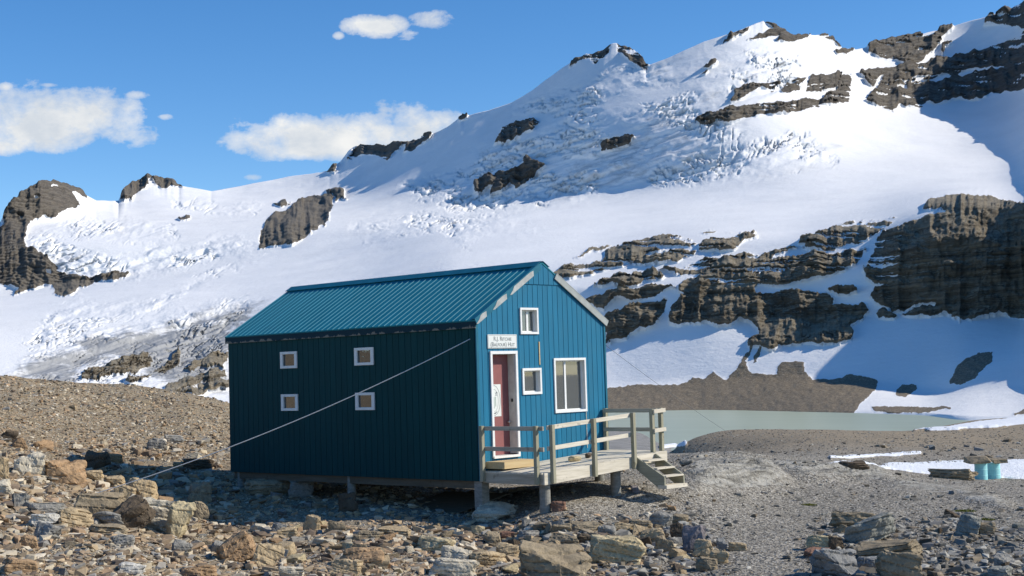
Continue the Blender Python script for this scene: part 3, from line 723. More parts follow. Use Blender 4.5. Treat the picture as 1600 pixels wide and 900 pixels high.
# ------------------------------------------------------------------ MOUNTAINS
def PG(ox, oy, s, *polys): return [[(ox + x / s, oy + y / s) for x, y in p] for p in polys]
ROCK = PG(860, 290, 2.162,
 [(1245,85),(1290,55),(1350,38),(1420,33),(1500,38),(1560,58),(1640,80),(3000,60),(3000,470),(1600,460),(1520,437),(1440,452),(1390,455),(1340,437),(1270,445),(1200,445),(1185,437),(1230,420),(1300,408),(1290,400),(1180,425),(1150,430),(1130,410),(1095,400),(1075,370),(1080,350),(1130,345),(1090,330),(1065,310),(1060,265),(1085,235),(1085,200),(1110,170),(1140,150),(1200,130),(1260,105),(1335,88),(1330,82),(1270,90)],
 [(1097,420),(1125,420),(1165,445),(1160,457),(1110,452)],
 [(840,205),(850,185),(900,160),(960,140),(1060,115),(1150,108),(1165,112),(1120,150),(1060,180),(1000,205),(930,222),(880,220)],
 [(455,300),(470,270),(520,255),(620,240),(700,238),(740,222),(800,212),(830,210),(760,235),(745,248),(850,240),(940,235),(1040,210),(1060,212),(1040,245),(1040,265),(1000,290),(960,300),(930,315),(860,325),(760,340),(720,335),(690,350),(695,365),(800,360),(870,358),(940,370),(955,385),(960,405),(1010,405),(1050,400),(1070,425),(1060,450),(1020,480),(1030,500),(1010,525),(940,535),(850,535),(760,545),(735,555),(700,545),(670,540),(665,515),(705,500),(700,480),(640,455),(610,465),(570,475),(530,465),(470,470),(410,465),(400,440),(405,410),(425,385),(460,370),(425,365),(425,345),(445,320),(510,310),(500,303)],
 [(940,350),(1000,342),(1030,355),(1030,370),(990,375),(950,365)],
 [(25,285),(75,268),(150,262),(190,245),(185,225),(210,210),(300,190),(380,175),(500,160),(555,152),(530,165),(430,185),(500,190),(430,210),(370,225),(330,240),(270,265),(180,285),(140,300),(80,312),(30,312),(0,300)],
 [(505,215),(510,195),(540,180),(590,162),(640,155),(680,158),(690,175),(650,195),(610,220),(560,228),(520,225)],
 [(70,238),(120,225),(200,208),(205,212),(140,232)],
 [(270,268),(300,250),(390,230),(450,215),(490,215),(485,235),(440,250),(380,262),(320,268)],
 [(140,345),(180,320),(230,305),(300,298),(350,290),(390,305),(380,320),(320,325),(260,340),(200,335)],
 [(130,390),(190,365),(240,350),(300,345),(350,335),(410,340),(380,360),(340,378),(280,388),(220,380),(190,395),(170,420),(130,410)],
 [(180,440),(220,420),(280,405),(340,395),(380,380),(385,400),(370,430),(350,460),(320,480),(280,495),(250,515),(215,520),(180,540)],
 [(370,290),(480,270),(550,255),(640,235),(700,232),(690,240),(560,275),(460,300),(390,290)],
) + PG(0, 240, 2.368,
 [(-60,275),(0,275),(10,260),(30,200),(60,165),(90,120),(130,80),(200,80),(260,100),(300,130),(318,165),(270,152),(265,165),(295,188),(270,205),(215,218),(200,235),(150,230),(120,245),(105,270),(100,290),(95,355),(130,365),(170,380),(215,410),(220,435),(290,460),(390,458),(430,440),(485,445),(480,460),(400,470),(330,490),(250,520),(215,535),(190,525),(180,490),(130,505),(60,530),(70,505),(0,480),(-900,480),(-900,200)],
 [(430,178),(450,140),(470,100),(520,70),(640,70),(670,120),(600,125),(570,110),(520,125),(480,160),(480,175)],
 [(958,355),(965,300),(980,250),(1010,220),(1080,205),(1085,180),(1140,155),(1195,155),(1205,135),(1270,125),(1280,170),(1250,185),(1225,150),(1235,200),(1220,250),(1190,270),(1130,310),(1060,340),(980,358)],
 [(1015,185),(1060,172),(1070,190),(1030,195)], [(660,240),(700,232),(710,245),(670,250)],
 [(300,835),(310,795),(350,785),(430,770),(550,745),(555,765),(510,805),(430,820),(360,838)],
 [(455,850),(470,830),(550,815),(545,830),(480,855)],
 [(580,885),(620,860),(700,840),(800,805),(840,800),(845,820),(760,850),(680,880),(620,895)],
 [(550,800),(620,770),(650,720),(665,745),(650,790),(600,815)],
 [(650,890),(740,860),(845,835),(845,870),(760,895)],
 [(670,810),(760,760),(840,740),(840,790),(760,790),(700,815)],
) + PG(500, 0, 2.25,
 [(85,570),(120,520),(150,490),(240,490),(290,490),(300,500),(380,455),(400,470),(380,495),(320,535),(295,540),(290,515),(255,545),(240,565),(200,548),(130,550)],
 [(0,600),(10,570),(60,570),(55,595),(40,612),(0,612)],
 [(487,412),(525,390),(520,412),(495,424)],
 [(612,498),(640,450),(690,435),(740,418),(775,425),(750,450),(700,475),(650,488)],
 [(545,640),(570,620),(640,610),(680,595),(720,580),(705,550),(740,540),(750,560),(790,575),(770,600),(740,630),(690,655),(655,640),(640,670),(605,690),(610,650),(550,668)],
 [(988,515),(1020,490),(1080,472),(1100,478),(1085,505),(1040,525),(1000,530)],
 [(880,240),(900,200),(960,170),(1025,150),(1015,190),(970,222),(960,205),(910,225)],
 [(1045,160),(1080,155),(1135,180),(1155,240),(1120,238),(1090,215),(1040,190)],
) + PG(1000, 0, 2.25,
 [(190,425),(230,400),(330,380),(450,365),(560,355),(640,345),(700,320),(710,270),(740,262),(750,285),(745,320),(730,365),(680,375),(600,380),(560,385),(520,400),(430,408),(360,420),(320,435),(270,430),(220,445)],
 [(320,360),(340,310),(380,295),(430,290),(505,282),(470,325),(430,310),(390,325),(360,350)],
 [(500,325),(520,285),(585,278),(570,320)],
 [(580,330),(600,270),(640,260),(710,255),(700,310),(640,325),(600,325)],
 [(775,260),(850,245),(960,225),(1000,225),(1060,195),(1060,150),(1100,145),(1080,190),(1150,180),(1250,155),(1350,125),(2600,60),(2600,330),(1350,320),(1300,325),(1230,325),(1180,350),(1100,350),(1040,365),(1000,355),(990,378),(930,375),(920,365),(890,390),(850,375),(800,350),(830,310),(800,300)],
 [(800,165),(830,110),(940,100),(1000,90),(1100,70),(1100,92),(1060,125),(1065,140),(990,220),(930,225),(900,210),(840,200),(805,185)],
 [(1215,75),(1230,30),(1310,0),(1350,-20),(2600,-300),(2600,110),(1345,110),(1330,95),(1260,95),(1220,88)],
 [(380,140),(430,115),(470,105),(430,92),(425,70),(460,65),(500,85),(540,115),(600,115),(590,135),(540,145),(480,150),(500,130),(440,132),(400,138)],
 [(297,158),(325,120),(380,95),(375,110),(330,145)],
 [(640,108),(680,125),(710,150),(700,167),(670,145),(630,125)],
 [(680,178),(730,168),(755,170),(720,190),(690,190)],
 [(215,240),(240,225),(270,218),(265,230),(225,243)], [(210,262),(230,252),(225,265)],
)
SNOWOVER = PG(1000, 0, 2.25,
 [(1010,290),(1050,272),(1095,268),(1090,276),(1040,292)], [(1115,262),(1160,242),(1220,240),(1280,232),(1270,242),(1180,255),(1130,270)],
 [(905,305),(940,302),(940,315),(908,318)], [(818,312),(845,262),(853,262),(830,318)], [(985,105),(1050,92),(1062,100),(1030,130),(1000,128)],
 [(1060,195),(1075,160),(1130,130),(1220,78),(1330,98),(1345,118),(1250,158),(1150,182),(1090,198)],
 [(560,300),(590,280),(580,330),(565,345)], [(415,78),(430,74),(470,104),(420,92)]) + PG(0, 240, 2.368,
 [(188,118),(212,120),(215,128),(190,126)], [(125,160),(145,160),(150,168),(130,168)], [(545,100),(565,90),(575,115),(555,125)], [(65,230),(85,235),(82,245)], [(170,440),(190,438),(192,447),(175,448)]) + PG(500, 0, 2.25,
 [(290,515),(303,512),(300,535),(292,538)], [(1040,160),(1052,190),(1118,232),(1110,240),(1030,200)]) + PG(860, 290, 2.162,
 [(1128,145),(1160,125),(1225,100),(1245,86),(1335,84),(1335,92),(1255,110),(1190,132),(1130,158)], [(510,460),(530,455),(540,465),(520,468)], [(1290,400),(1303,402),(1300,412),(1235,422),(1190,432)])
GRAVEL = PG(860, 290, 2.162,
 [(600,655),(625,620),(645,585),(670,605),(680,635),(720,640),(770,640),(765,620),(780,595),(855,595),(855,625),(890,655),(950,655),(1020,640),(1060,650),(1105,655),(1100,680),(1060,725),(1035,760),(1000,790),(-200,790),(-200,690),(180,690),(260,675),(440,670),(480,650),(520,655),(550,630),(575,650)],
 [(1345,670),(1365,620),(1400,590),(1440,568),(1495,562),(1490,590),(1440,640),(1390,675)],
 [(1165,695),(1185,675),(1230,668),(1240,685),(1200,712),(1170,712)], [(1080,750),(1150,745),(1350,748),(1350,755),(1250,768),(1090,765)],
 [(665,560),(675,530),(690,535),(660,590),(645,590)], [(688,577),(708,545),(716,548),(688,600)], [(1565,775),(1640,745),(1640,775)])
DIRT = PG(0, 240, 2.368,
 [(40,820),(100,760),(300,690),(450,650),(600,640),(750,600),(900,560),(980,560),(900,640),(840,680),(840,900),(600,870),(450,740),(300,790),(250,860)]) + PG(1000, 0, 2.25,
 [(0,260),(60,215),(110,200),(150,210),(120,260),(60,280)], [(330,290),(350,240),(430,225),(480,240),(430,290)], [(200,330),(280,300),(310,330),(260,390)],
 [(40,560),(200,520),(360,500),(470,530),(340,560),(250,620),(150,630),(20,600)], [(490,500),(560,480),(570,490),(510,510)], [(620,520),(700,510),(760,510),(640,535)], [(400,625),(470,610),(650,598),(640,615),(560,615)],
 [(0,400),(150,370),(200,420),(120,470),(20,510)])+ PG(500, 0, 2.25,
 [(860,620),(1020,570),(1140,560),(1000,640),(880,700)], [(880,540),(940,490),(1000,480),(950,560)], [(560,520),(700,480),(800,500),(810,560),(740,540),(600,590)], [(800,660),(900,560),(1100,480),(1350,440),(1350,620),(1100,640),(850,720)])
ICE = PG(0, 240, 2.368,
 [(90,700),(150,620),(200,580),(300,540),(420,560),(560,540),(700,470),(820,400),(960,370),(930,380),(820,440),(700,520),(560,590),(430,600),(300,660),(200,700),(100,720)],
 [(95,300),(200,320),(300,380),(480,400),(560,360),(660,350),(760,340),(820,310),(900,330),(970,345),(930,360),(850,385),(790,400),(650,430),(480,465),(390,458),(290,460),(220,420),(130,365),(95,355)],
 [(120,280),(300,260),(500,255),(620,270),(640,300),(500,320),(300,310)], [(0,860),(60,780),(200,700),(420,640),(640,600),(900,540),(840,700),(840,860),(400,860)],
 [(640,185),(820,190),(970,190),(960,215),(700,205)]) + PG(500, 0, 2.25,
 [(120,820),(180,765),(400,760),(700,770),(760,800),(740,840),(600,800),(500,860),(420,800),(200,860)], [(250,670),(330,640),(470,615),(440,640),(390,690),(300,680)],
 [(440,720),(480,620),(560,530),(620,500),(700,490),(820,440),(900,380),(940,330),(1100,280),(1250,200),(1350,150),(1700,200),(1700,300),(1500,420),(1450,520),(1700,480),(1800,560),(1500,640),(1350,640),(1100,640),(850,720),(640,740)])
ICE2 = PG(500, 0, 2.25, [(560,600),(600,530),(680,480),(760,480),(810,520),(800,580),(740,700),(700,640),(560,690)], [(850,720),(900,620),(1050,560),(1400,540),(1600,500),(1600,620),(1350,640),(1100,640)], [(900,540),(930,440),(1100,380),(1350,330),(1350,440),(1000,560)],
 [(700,390),(850,330),(950,320),(1000,260),(1200,200),(1290,210),(1200,280),(1000,330),(800,420)])

SMOOTH = PG(500, 0, 2.25, [(940,380),(1000,345),(1100,310),(1240,285),(1340,295),(1300,330),(1180,370),(980,395)], [(1180,205),(1290,165),(1400,110),(1500,100),(1480,180),(1320,200),(1250,260)], [(620,560),(700,430),(800,410),(760,470),(700,500)], [(480,560),(540,480),(600,440),(600,520),(520,600)]) + PG(0, 240, 2.368, [(480,480),(700,430),(860,360),(880,400),(700,470),(560,530),(420,545),(330,530)])
U_ = np.array([-400,0,200,360,560,700,870,950,1100,1250,1370,1450,1500,1600,1800,2300,3000.])
C1v = [640,625,620,630,650,650,645,643,643,643,644,646,650,652,660,680,700]
C1r = [500,500,500,500,480,470,460,453,440,400,370,350,318,305,260,210,190]
C2v = [600,590,590,590,620,620,612,607,595,590,600,615,612,605,560,520,500]
C2r = [560,560,560,560,540,530,520,515,500,480,455,430,405,380,320,260,210]
C3v = [560,560,560,560,560,560,545,535,500,500,495,490,490,495,460,420,400]
C3r = [620,620,620,620,580,570,560,555,540,530,518,508,504,500,412,400,400]
C3bv = [530,530,525,520,505,480,450,445,440,430,415,385,380,380,330,250,250]
C3br = [700,690,680,680,630,610,580,572,556,546,532,518,514,512,420,408,408]
C4v = [500,500,490,480,450,420,405,400,372,365,345,318,306,312,222,190,190]
C4r = [800,760,750,740,700,660,640,630,610,595,575,552,550,550,442,430,430]
C5v = [470,470,435,412,395,360,340,335,325,318,312,300,295,296,214,182,182]
C5r = [1100,1100,1080,1080,960,900,900,880,860,840,820,800,780,760,700,600,500]
C6v = [380,380,375,365,345,327,318,312,285,262,252,250,250,250,190,130,130]
C6r = [1180,1180,1150,1150,1130,1150,1080,1035,975,960,1050,1080,1080,1060,980,820,700]
C7v = [360,355,350,340,310,250,210,195,190,180,170,165,165,155,90,20,0]
C7r = [1300,1300,1350,1350,1500,1260,1160,1110,1040,1040,1220,1330,1330,1300,1150,950,800]
SKY = [(-400,300),(-150,345),(-10,352),(0,345),(10,325),(30,305),(60,287),(90,285),(115,293),(132,305),(150,314),(185,314),(195,297),(205,287),(230,278),(262,279),(280,290),(330,298),(400,286),(450,276),(490,271),(515,266),(530,256),(545,238),(560,227),(600,228),(630,225),(650,217),(670,211),(685,205),(700,196),(720,180),(760,172),(800,160),(830,143),(850,128),(880,107),(900,94),(930,80),(962,69),(985,76),(1000,85),(1010,103),(1050,88),(1100,65),(1150,50),(1178,38),(1192,33),(1215,42),(1235,54),(1265,55),(1285,53),(1300,58),(1315,73),(1330,76),(1355,72),(1380,62),(1420,55),(1450,48),(1480,42),(1520,30),(1560,20),(1580,11),(1600,4),(1700,-30),(2000,-90),(2500,-90),(3000,-30)]
C8r_u = [-400,0,100,150,200,330,530,560,700,870,950,1010,1100,1250,1370,1500,1600,1800,2300,3000]
C8r_r = [1350,1330,1330,1700,1700,1750,1750,1680,1430,1290,1250,1215,1180,1240,1440,1520,1440,1300,1050,880]

def smooth1(a, n):
    k = np.hanning(2 * n + 3)[1:-1]; k /= k.sum()
    return np.convolve(np.pad(a, n, mode='edge'), k, mode='valid')
def build_mountains():
    us = np.concatenate([np.arange(-400, -40, 12.), np.arange(-40, 1640, 1.45), np.arange(1640, 3000, 9.)])
    def ci(c): return np.interp(us, U_, c)
    hv = 611.5 - .0308 * us
    sk = np.interp(us, [p[0] for p in SKY], [p[1] for p in SKY])
    skn = 1.6 * fbm(us / 14, us * 0, o=4, seed=5) * (.08 + sum(sstep(a - 8, a + 4, us) * sstep(b + 8, b - 4, us) for a, b in ((-400, 128), (188, 280), (538, 680), (705, 735), (892, 1008), (1168, 1285), (1300, 1322), (1358, 1480), (1552, 3000))))
    sk0 = sk; sk = smooth1(sk, 8)
    skn = skn + (sk0 - sk)
    r8 = smooth1(np.interp(us, C8r_u, C8r_r), 60)
    c1r = ci(C1r); r0 = c1r - 60; v0 = hv + F * (CAM[2] + 22) / r0 
    vs = [v0] + [smooth1(ci(c), 25) for c in (C1v, C2v, C3v, C3bv, C4v)] + [smooth1(ci(c), 60) for c in (C5v, C6v, C7v)]
    rs = [r0] + [smooth1(ci(c), 25) for c in (C1r, C2r, C3r, C3br, C4r)] + [smooth1(ci(c), 130) for c in (C5r, C6r, C7r)] + [smooth1(r8, 8)]
    # keep the exact water edge
    vs[1] = ci(C1v)
    vs.append(sk)
    VS = np.array(vs); RS = np.log(np.array(rs)); sks = smooth1(sk, 70)
    VS[9] = sks
    for k in range(1, 9): VS[k] = np.minimum(VS[k], VS[k - 1] - 1.0)
    for k in range(8, 0, -1): VS[k] = np.maximum(VS[k], VS[k + 1] + 1.0)
    vb = smooth1(VS[1], 30)
    NR = 480; nb = 26
    # distance field on a regular grid of rows, smoothed there
    vg = np.arange(-420., 720., 2.5); FR = np.empty((len(vg), len(us)))
    for jj in range(len(us)):
        col = np.interp(-vg, -VS[:, jj], RS[:, jj]); ab = vg < VS[9, jj]
        col[ab] = RS[9, jj] + (VS[9, jj] - vg[ab]) * .0011
        FR[:, jj] = col
    def blur(a, n, ax):
        k = np.hanning(2 * n + 3)[1:-1]; k /= k.sum(); pw = [(0, 0), (0, 0)]; pw[ax] = (n, n)
        p = np.pad(a, pw, mode='edge'); out = np.zeros_like(a)
        for q, w in enumerate(k): out += w * (p[q:q + a.shape[0]] if ax == 0 else p[:, q:q + a.shape[1]])
        return out
    S1 = blur(blur(FR, 5, 0), 14, 1); S2 = blur(blur(FR, 9, 0), 45, 1)
    far = sstep(420, 330, vg)[:, None] * np.ones((1, len(us))); far = np.maximum(far, (sstep(620, 560, us) * 1.0)[None] * sstep(640, 600, vg)[:, None])
    FRs = S1 * (1 - far) + S2 * far
    vv = np.empty((NR, len(us))); rr = np.empty_like(vv)
    for jj in range(len(us)):
        rows = np.concatenate([np.linspace(VS[0, jj], vs[1][jj], nb, endpoint=False), np.linspace(vs[1][jj], sk[jj], NR - nb)])
        vv[:, jj] = rows
        e = np.interp(-rows, -VS[:, jj], RS[:, jj]); w_ = sstep(vs[1][jj], vs[1][jj] - 22, rows)
        rr[:, jj] = e * (1 - w_) + np.interp(rows, vg, FRs[:, jj]) * w_
    vv = vv + skn[None] * sstep(40, 0, vv - sk[None])
    UU = np.broadcast_to(us, vv.shape).copy()
    rock = np.where(vv > 268, polymask(UU, vv, ROCK, 5.5, 1.3, 70), polymask(UU, vv, ROCK, 3.2, 1.2, 70))
    snowo = polymask(UU, vv, SNOWOVER, 2.0, 1.0, 80)
    rock = rock * (1 - snowo)
    # streaky snow dusting on high ledges of the cliffs
    ledge = fbm(UU / 30, vv / 3.2, o=4, seed=90)
    hi = (vv < 260)
    rock = rock * (1 - sstep(.30, .42, ledge) * hi * .9)
    near = sstep(860, 900, UU) * (vv > 300)
    rock = rock * (1 - near * sstep(.16, .24, fbm(UU / 60 + vv / 60, vv / 3.2, o=4, seed=93)) * sstep(1440, 1380, UU) * sstep(480, 410, vv))
    grav = polymask(UU, vv, GRAVEL, 3.0, 1.6, 100, 16)
    dirt = np.maximum(polymask(UU, vv, DIRT[:1], 9, 14, 110), .42 * polymask(UU, vv, DIRT[1:], 9, 12, 111))
    ice = polymask(UU, vv, ICE, 10, 9, 120); ice2 = polymask(UU, vv, ICE2, 10, 9, 125)
    # ---- relief
    r = np.exp(rr)
    P0 = at_r(UU, vv, r); X, Y, Z = P0[..., 0], P0[..., 1], P0[..., 2]
    dep = np.zeros_like(r)                               # outward (towards the valley) push in metres
    sc = r / 1000
    dep += 7 * sc * fbm(X / 160, Y / 160, Z / 160, o=3, seed=130) * (1 - rock) * sstep(500, 700, r)
    dep += .9 * sc * fbm(X / 22, Y / 22, Z / 14, o=3, seed=131) * (1 - rock)
    up = Z * 0
    # ice: blocks and crevasses
    I = np.clip(ice + ice2 * .6, 0, 1.3)
    patch = sstep(-.18, .22, fbm(UU / 75, vv / 32, o=4, seed=151)); I = I * (1 - polymask(UU, vv, SMOOTH, 7, 8, 128)) * np.where(UU < 560, .55 + .45 * patch, .32 + .68 * patch)
    rg = fbm(UU / 26 + vv / 60, vv / 11 + UU / 50, o=5, seed=140, ridge=True, g=.55)
    bl = fbm(UU / 20, vv / 12, o=3, seed=150); bl = np.round(bl * 6) / 6 * .6 + bl * .4
    dep += I * sc * (1.6 * rg + 2.6 * bl)
    ku = np.where(UU < 560, .42, .16) + .12 * vnoise(UU / 160, vv / 90, seed=145)
    wx = 10 * fbm(UU / 40, vv / 40, o=3, seed=146); al = UU + wx; ac = vv + ku * (UU - 800 * (UU >= 560)) + wx * .5 + 5 * fbm(UU / 22, vv / 22, o=3, seed=147)
    c1_ = np.clip(1 - np.abs(fbm(al / 46, ac / 8.5, o=3, seed=148)) / .085, 0, 1); c2_ = np.clip(1 - np.abs(fbm(al / 20 + 9, ac / 4.6, o=2, seed=149)) / .10, 0, 1)
    crack = np.clip(c1_ + .7 * c2_, 0, 1) * patch * np.clip(I * 1.3, 0, 1)
    dep -= crack * sc * 4.5
    dep += (I * 5 + dirt * 3) * sc * fbm(UU / 70 + vv / 50, vv / 9 + UU / 30, o=3, seed=160)
    # rock: ledges following tilted beds, buttresses and gullies
    wb = 14 * fbm(UU / 110, vv / 70, o=4, seed=170)
    bed = (vv + UU * .07 + wb) / 13.0
    saw = bed - np.floor(bed); bed2 = (vv + UU * .05 + wb * 1.3 + 40) / 5.3; saw2 = bed2 - np.floor(bed2)
    br = sstep(-.25, .35, fbm(UU / 45, vv / 20, o=3, seed=172))
    led = br * (sstep(0, .75, saw) - sstep(.85, 1, saw)) + .45 * (1 - br * .5) * (sstep(0, .7, saw2) - sstep(.8, 1, saw2))
    but = fbm(UU / 24, vv / 80, o=5, seed=180, ridge=True)
    nearR = sstep(820, 600, r)
    dep += rock * (2.0 + nearR * (.9 * led * (.35 + .65 * sstep(-.2, .3, fbm(UU / 80, vv / 40, o=3, seed=174))) + 4.2 * fbm(UU / 60, vv / 30, o=5, seed=190, g=.55) + 3.0 * but + 1.6 * np.round(2.5 * fbm(UU / 26 + 3, vv / 16, o=3, seed=191)) / 2.5) + (1 - nearR) * sc * (6 * but + 2.5 * led + 6 * fbm(UU / 18, vv / 18, o=4, seed=195)))
    dep += grav * (.3 + .45 * fbm(UU / 12, vv / 5, o=4, seed=200))
    endw = sstep(0, nb + 8, np.arange(NR))[:, None]
    dep *= endw
    r2 = r - dep * .8; Z2up = dep * .35
    P = at_r(UU, vv, r2); P[..., 2] += Z2up
    # back side of the ridge
    back = []
    for f, dzz in ((1.02, .0), (1.06, .25), (1.15, .7), (1.4, 1.6)):
        q = P[-1].copy(); d = q - CAM; hgt = np.maximum(q[:, 2], 10)
        q[:, 0] = CAM[0] + d[:, 0] * f; q[:, 1] = CAM[1] + d[:, 1] * f; q[:, 2] = q[:, 2] - dzz * hgt * .6 - (4 if dzz == 0 else 8)
        back.append(q)
    P = np.concatenate([P, np.array(back)], 0)
    pad = lambda a: np.concatenate([a, np.repeat(a[-1:], 4, 0)], 0)
    rock, grav, dirt, Im = pad(rock), pad(grav), pad(dirt), pad(np.clip(crack, 0, 1))
    n, k = rock.shape
    V3 = P.reshape(-1, 3); i = np.arange(n - 1)[:, None] * k + np.arange(k - 1)[None]
    Fc = np.stack([i, i + 1, i + k + 1, i + k], -1).reshape(-1, 4)
    cols = np.stack([rock, dirt, grav, Im], -1).reshape(-1, 4)
    rf = rock.ravel()[Fc].mean(1); gf = grav.ravel()[Fc].mean(1)
    cls = np.where(gf > .5, 2, np.where(rf > .5, 1, 0))
    for c, nm in ((0, 'snow_slope'), (1, 'rock_face'), (2, 'moraine')):
        f = Fc[cls == c]; ids, inv = np.unique(f, return_inverse=True)
        me = mk_mesh(nm, V3[ids], inv.reshape(f.shape), cols={'mask': cols[ids]}, smooth=True)
        struct(link(nm, me, 'mountain_mat'))

m, t, b = nt('mountain_mat', .8, .2); g = geoco(t)
at = N(t, 'ShaderNodeAttribute', attribute_name='mask'); sp = N(t, 'ShaderNodeSeparateColor'); t.links.new(at.outputs['Color'], sp.inputs[0])
rockm, dirtm, gravm, icem = sp.outputs[0], sp.outputs[1], sp.outputs[2], at.outputs['Alpha']
snow = ramp(t, noise(t, g, .02, 5), [(.3, (.82, .82, .81)), (.7, (.885, .88, .865))])
snow = mix(t, ramp(t, noise(t, mapping(t, g, (1, 1, 3)), .05, 6, .7), [(.52, 0), (.72, .10)]), snow, (.60, .60, .57))
iced = ramp(t, noise(t, mapping(t, g, (1, 1, 2)), .07, 8, .75, 1.0), [(.3, (.62, .68, .73)), (.5, (.45, .51, .56)), (.7, (.26, .30, .34))])
snow = mix(t, mth(t, 'MULTIPLY', icem, .85), snow, iced)
dn = noise(t, mapping(t, g, (1, 1, 2.2), (.2, .1, .5)), .045, 9, .75, 1.2)
dd = ramp(t, mth(t, 'ADD', mth(t, 'MULTIPLY', dirtm, .42), mth(t, 'MULTIPLY', mth(t, 'SUBTRACT', dn, .5), 1.5)), [(.10, 0), (.36, 1)])
snow = mix(t, mth(t, 'MULTIPLY', dd, mth(t, 'MULTIPLY', dirtm, 1.4, clamp=True)), snow, (.33, .335, .335))
ly = noise(t, mapping(t, g, (.03, .03, 1), (.05, .04, 0)), .55, 8, .75, .6)
lb = noise(t, g, .035, 6, .65)
rk = ramp(t, ly, [(.3, (.055, .046, .033)), (.44, (.17, .138, .093)), (.56, (.28, .23, .158)), (.7, (.42, .36, .265))])
rk = mix(t, ramp(t, lb, [(.4, 0), (.65, .75)]), rk, mix(t, .5, rk, (.05, .045, .038)))
rk = mix(t, ramp(t, noise(t, mapping(t, g, (1, 1, .12)), .12, 6, .7), [(.5, 0), (.75, .6)]), rk, (.02, .02, .022))
# tops of the slabs are coloured lighter, imitating sunlight on them
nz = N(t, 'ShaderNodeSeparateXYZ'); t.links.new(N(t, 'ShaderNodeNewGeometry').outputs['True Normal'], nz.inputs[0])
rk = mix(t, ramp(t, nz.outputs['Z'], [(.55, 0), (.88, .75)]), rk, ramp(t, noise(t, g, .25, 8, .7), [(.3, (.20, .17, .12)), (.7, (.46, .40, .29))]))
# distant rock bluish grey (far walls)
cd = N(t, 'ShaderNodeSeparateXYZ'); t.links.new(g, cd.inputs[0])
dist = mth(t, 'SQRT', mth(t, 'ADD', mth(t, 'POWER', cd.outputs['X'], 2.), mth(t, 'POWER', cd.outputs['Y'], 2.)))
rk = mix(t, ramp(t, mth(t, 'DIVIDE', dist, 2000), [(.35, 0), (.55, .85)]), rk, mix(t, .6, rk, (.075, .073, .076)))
vg = N(t, 'ShaderNodeTexVoronoi'); vg.inputs['Scale'].default_value = 2.6; t.links.new(g, vg.inputs['Vector']); vgs = N(t, 'ShaderNodeSeparateColor'); t.links.new(vg.outputs['Color'], vgs.inputs[0])
gv = ramp(t, noise(t, g, 1.3, 9, .85), [(.36, (.06, .048, .032)), (.46, (.155, .123, .082)), (.54, (.23, .185, .125)), (.66, (.44, .37, .27))])
gv = mix(t, .35, gv, ramp(t, vgs.outputs[0], [(.1, (.08, .064, .043)), (.5, (.19, .152, .105)), (.9, (.33, .275, .20)), (1.0, (.55, .49, .39))]))
nn = mth(t, 'MULTIPLY', mth(t, 'SUBTRACT', noise(t, g, .22, 6, .7), .5), .7)
col = mix(t, ramp(t, mth(t, 'ADD', rockm, nn), [(.46, 0), (.54, 1)]), snow, rk)
col = mix(t, ramp(t, mth(t, 'ADD', gravm, nn), [(.46, 0), (.54, 1)]), col, gv)
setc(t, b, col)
nb = bump(t, b, noise(t, mapping(t, g, (1, 1, 2.5)), .22, 10, .72), .28, 2.0)
lyr = N(t, 'ShaderNodeMix', data_type='FLOAT'); t.links.new(rockm, lyr.inputs[0]); lyr.inputs[2].default_value = .5; t.links.new(ly, lyr.inputs[3])
nb = bump(t, b, lyr.outputs[0], 1.0, 3.0, nb)
bump(t, b, noise(t, g, .9, 6, .7), .25, .4, nb)
build_mountains()
# ------------------------------------------------------------------ STONES
TONES = dict(T=(.50, .385, .235), O=(.42, .28, .16), G=(.31, .295, .26), P=(.62, .55, .42), D=(.13, .10, .07), B=(.26, .258, .245), W=(.60, .57, .50), Y=(.56, .46, .28), K=(.33, .265, .175), V=(.23, .21, .215), R=(.28, .16, .11), N=(.32, .315, .27))
def stone_mat(name, c):
    m, t, b = nt('stone_' + name, .9, .15); g = objco(t)
    oi = N(t, 'ShaderNodeObjectInfo').outputs['Random']
    n1 = noise(t, g, 3.5, 7, .65, .5); n2 = noise(t, g, 14, 5, .7); n3 = noise(t, g, 1.3, 3)
    lo = tuple(x * .5 for x in c); hi = tuple(min(1, x * 1.3) for x in c)
    col = ramp(t, n1, [(.3, lo), (.48, c), (.7, hi)])
    col = mix(t, ramp(t, n3, [(.5, 0), (.7, .5)]), col, tuple(min(1, .65 * x + .35 * y) for x, y in zip(c, (.42, .27, .14))))
    col = mix(t, ramp(t, n2, [(.58, 0), (.66, .6)]), col, (.07, .063, .05))
    n4 = noise(t, g, 34, 4, .75); col = mix(t, ramp(t, n4, [(.3, .55), (.48, 0)]), col, tuple(x * .35 for x in c)); col = mix(t, ramp(t, n4, [(.58, 0), (.72, .5)]), col, tuple(min(1, x * 1.5) for x in c))
    col = mix(t, mth(t, 'MULTIPLY', oi, .3), col, tuple(x * .65 for x in c))
    setc(t, b, col); nb = bump(t, b, n1, .7, .07); nb = bump(t, b, n2, .7, .025, nb); bump(t, b, n4, .5, .01, nb); return m
for k, c in TONES.items(): stone_mat(k, c)

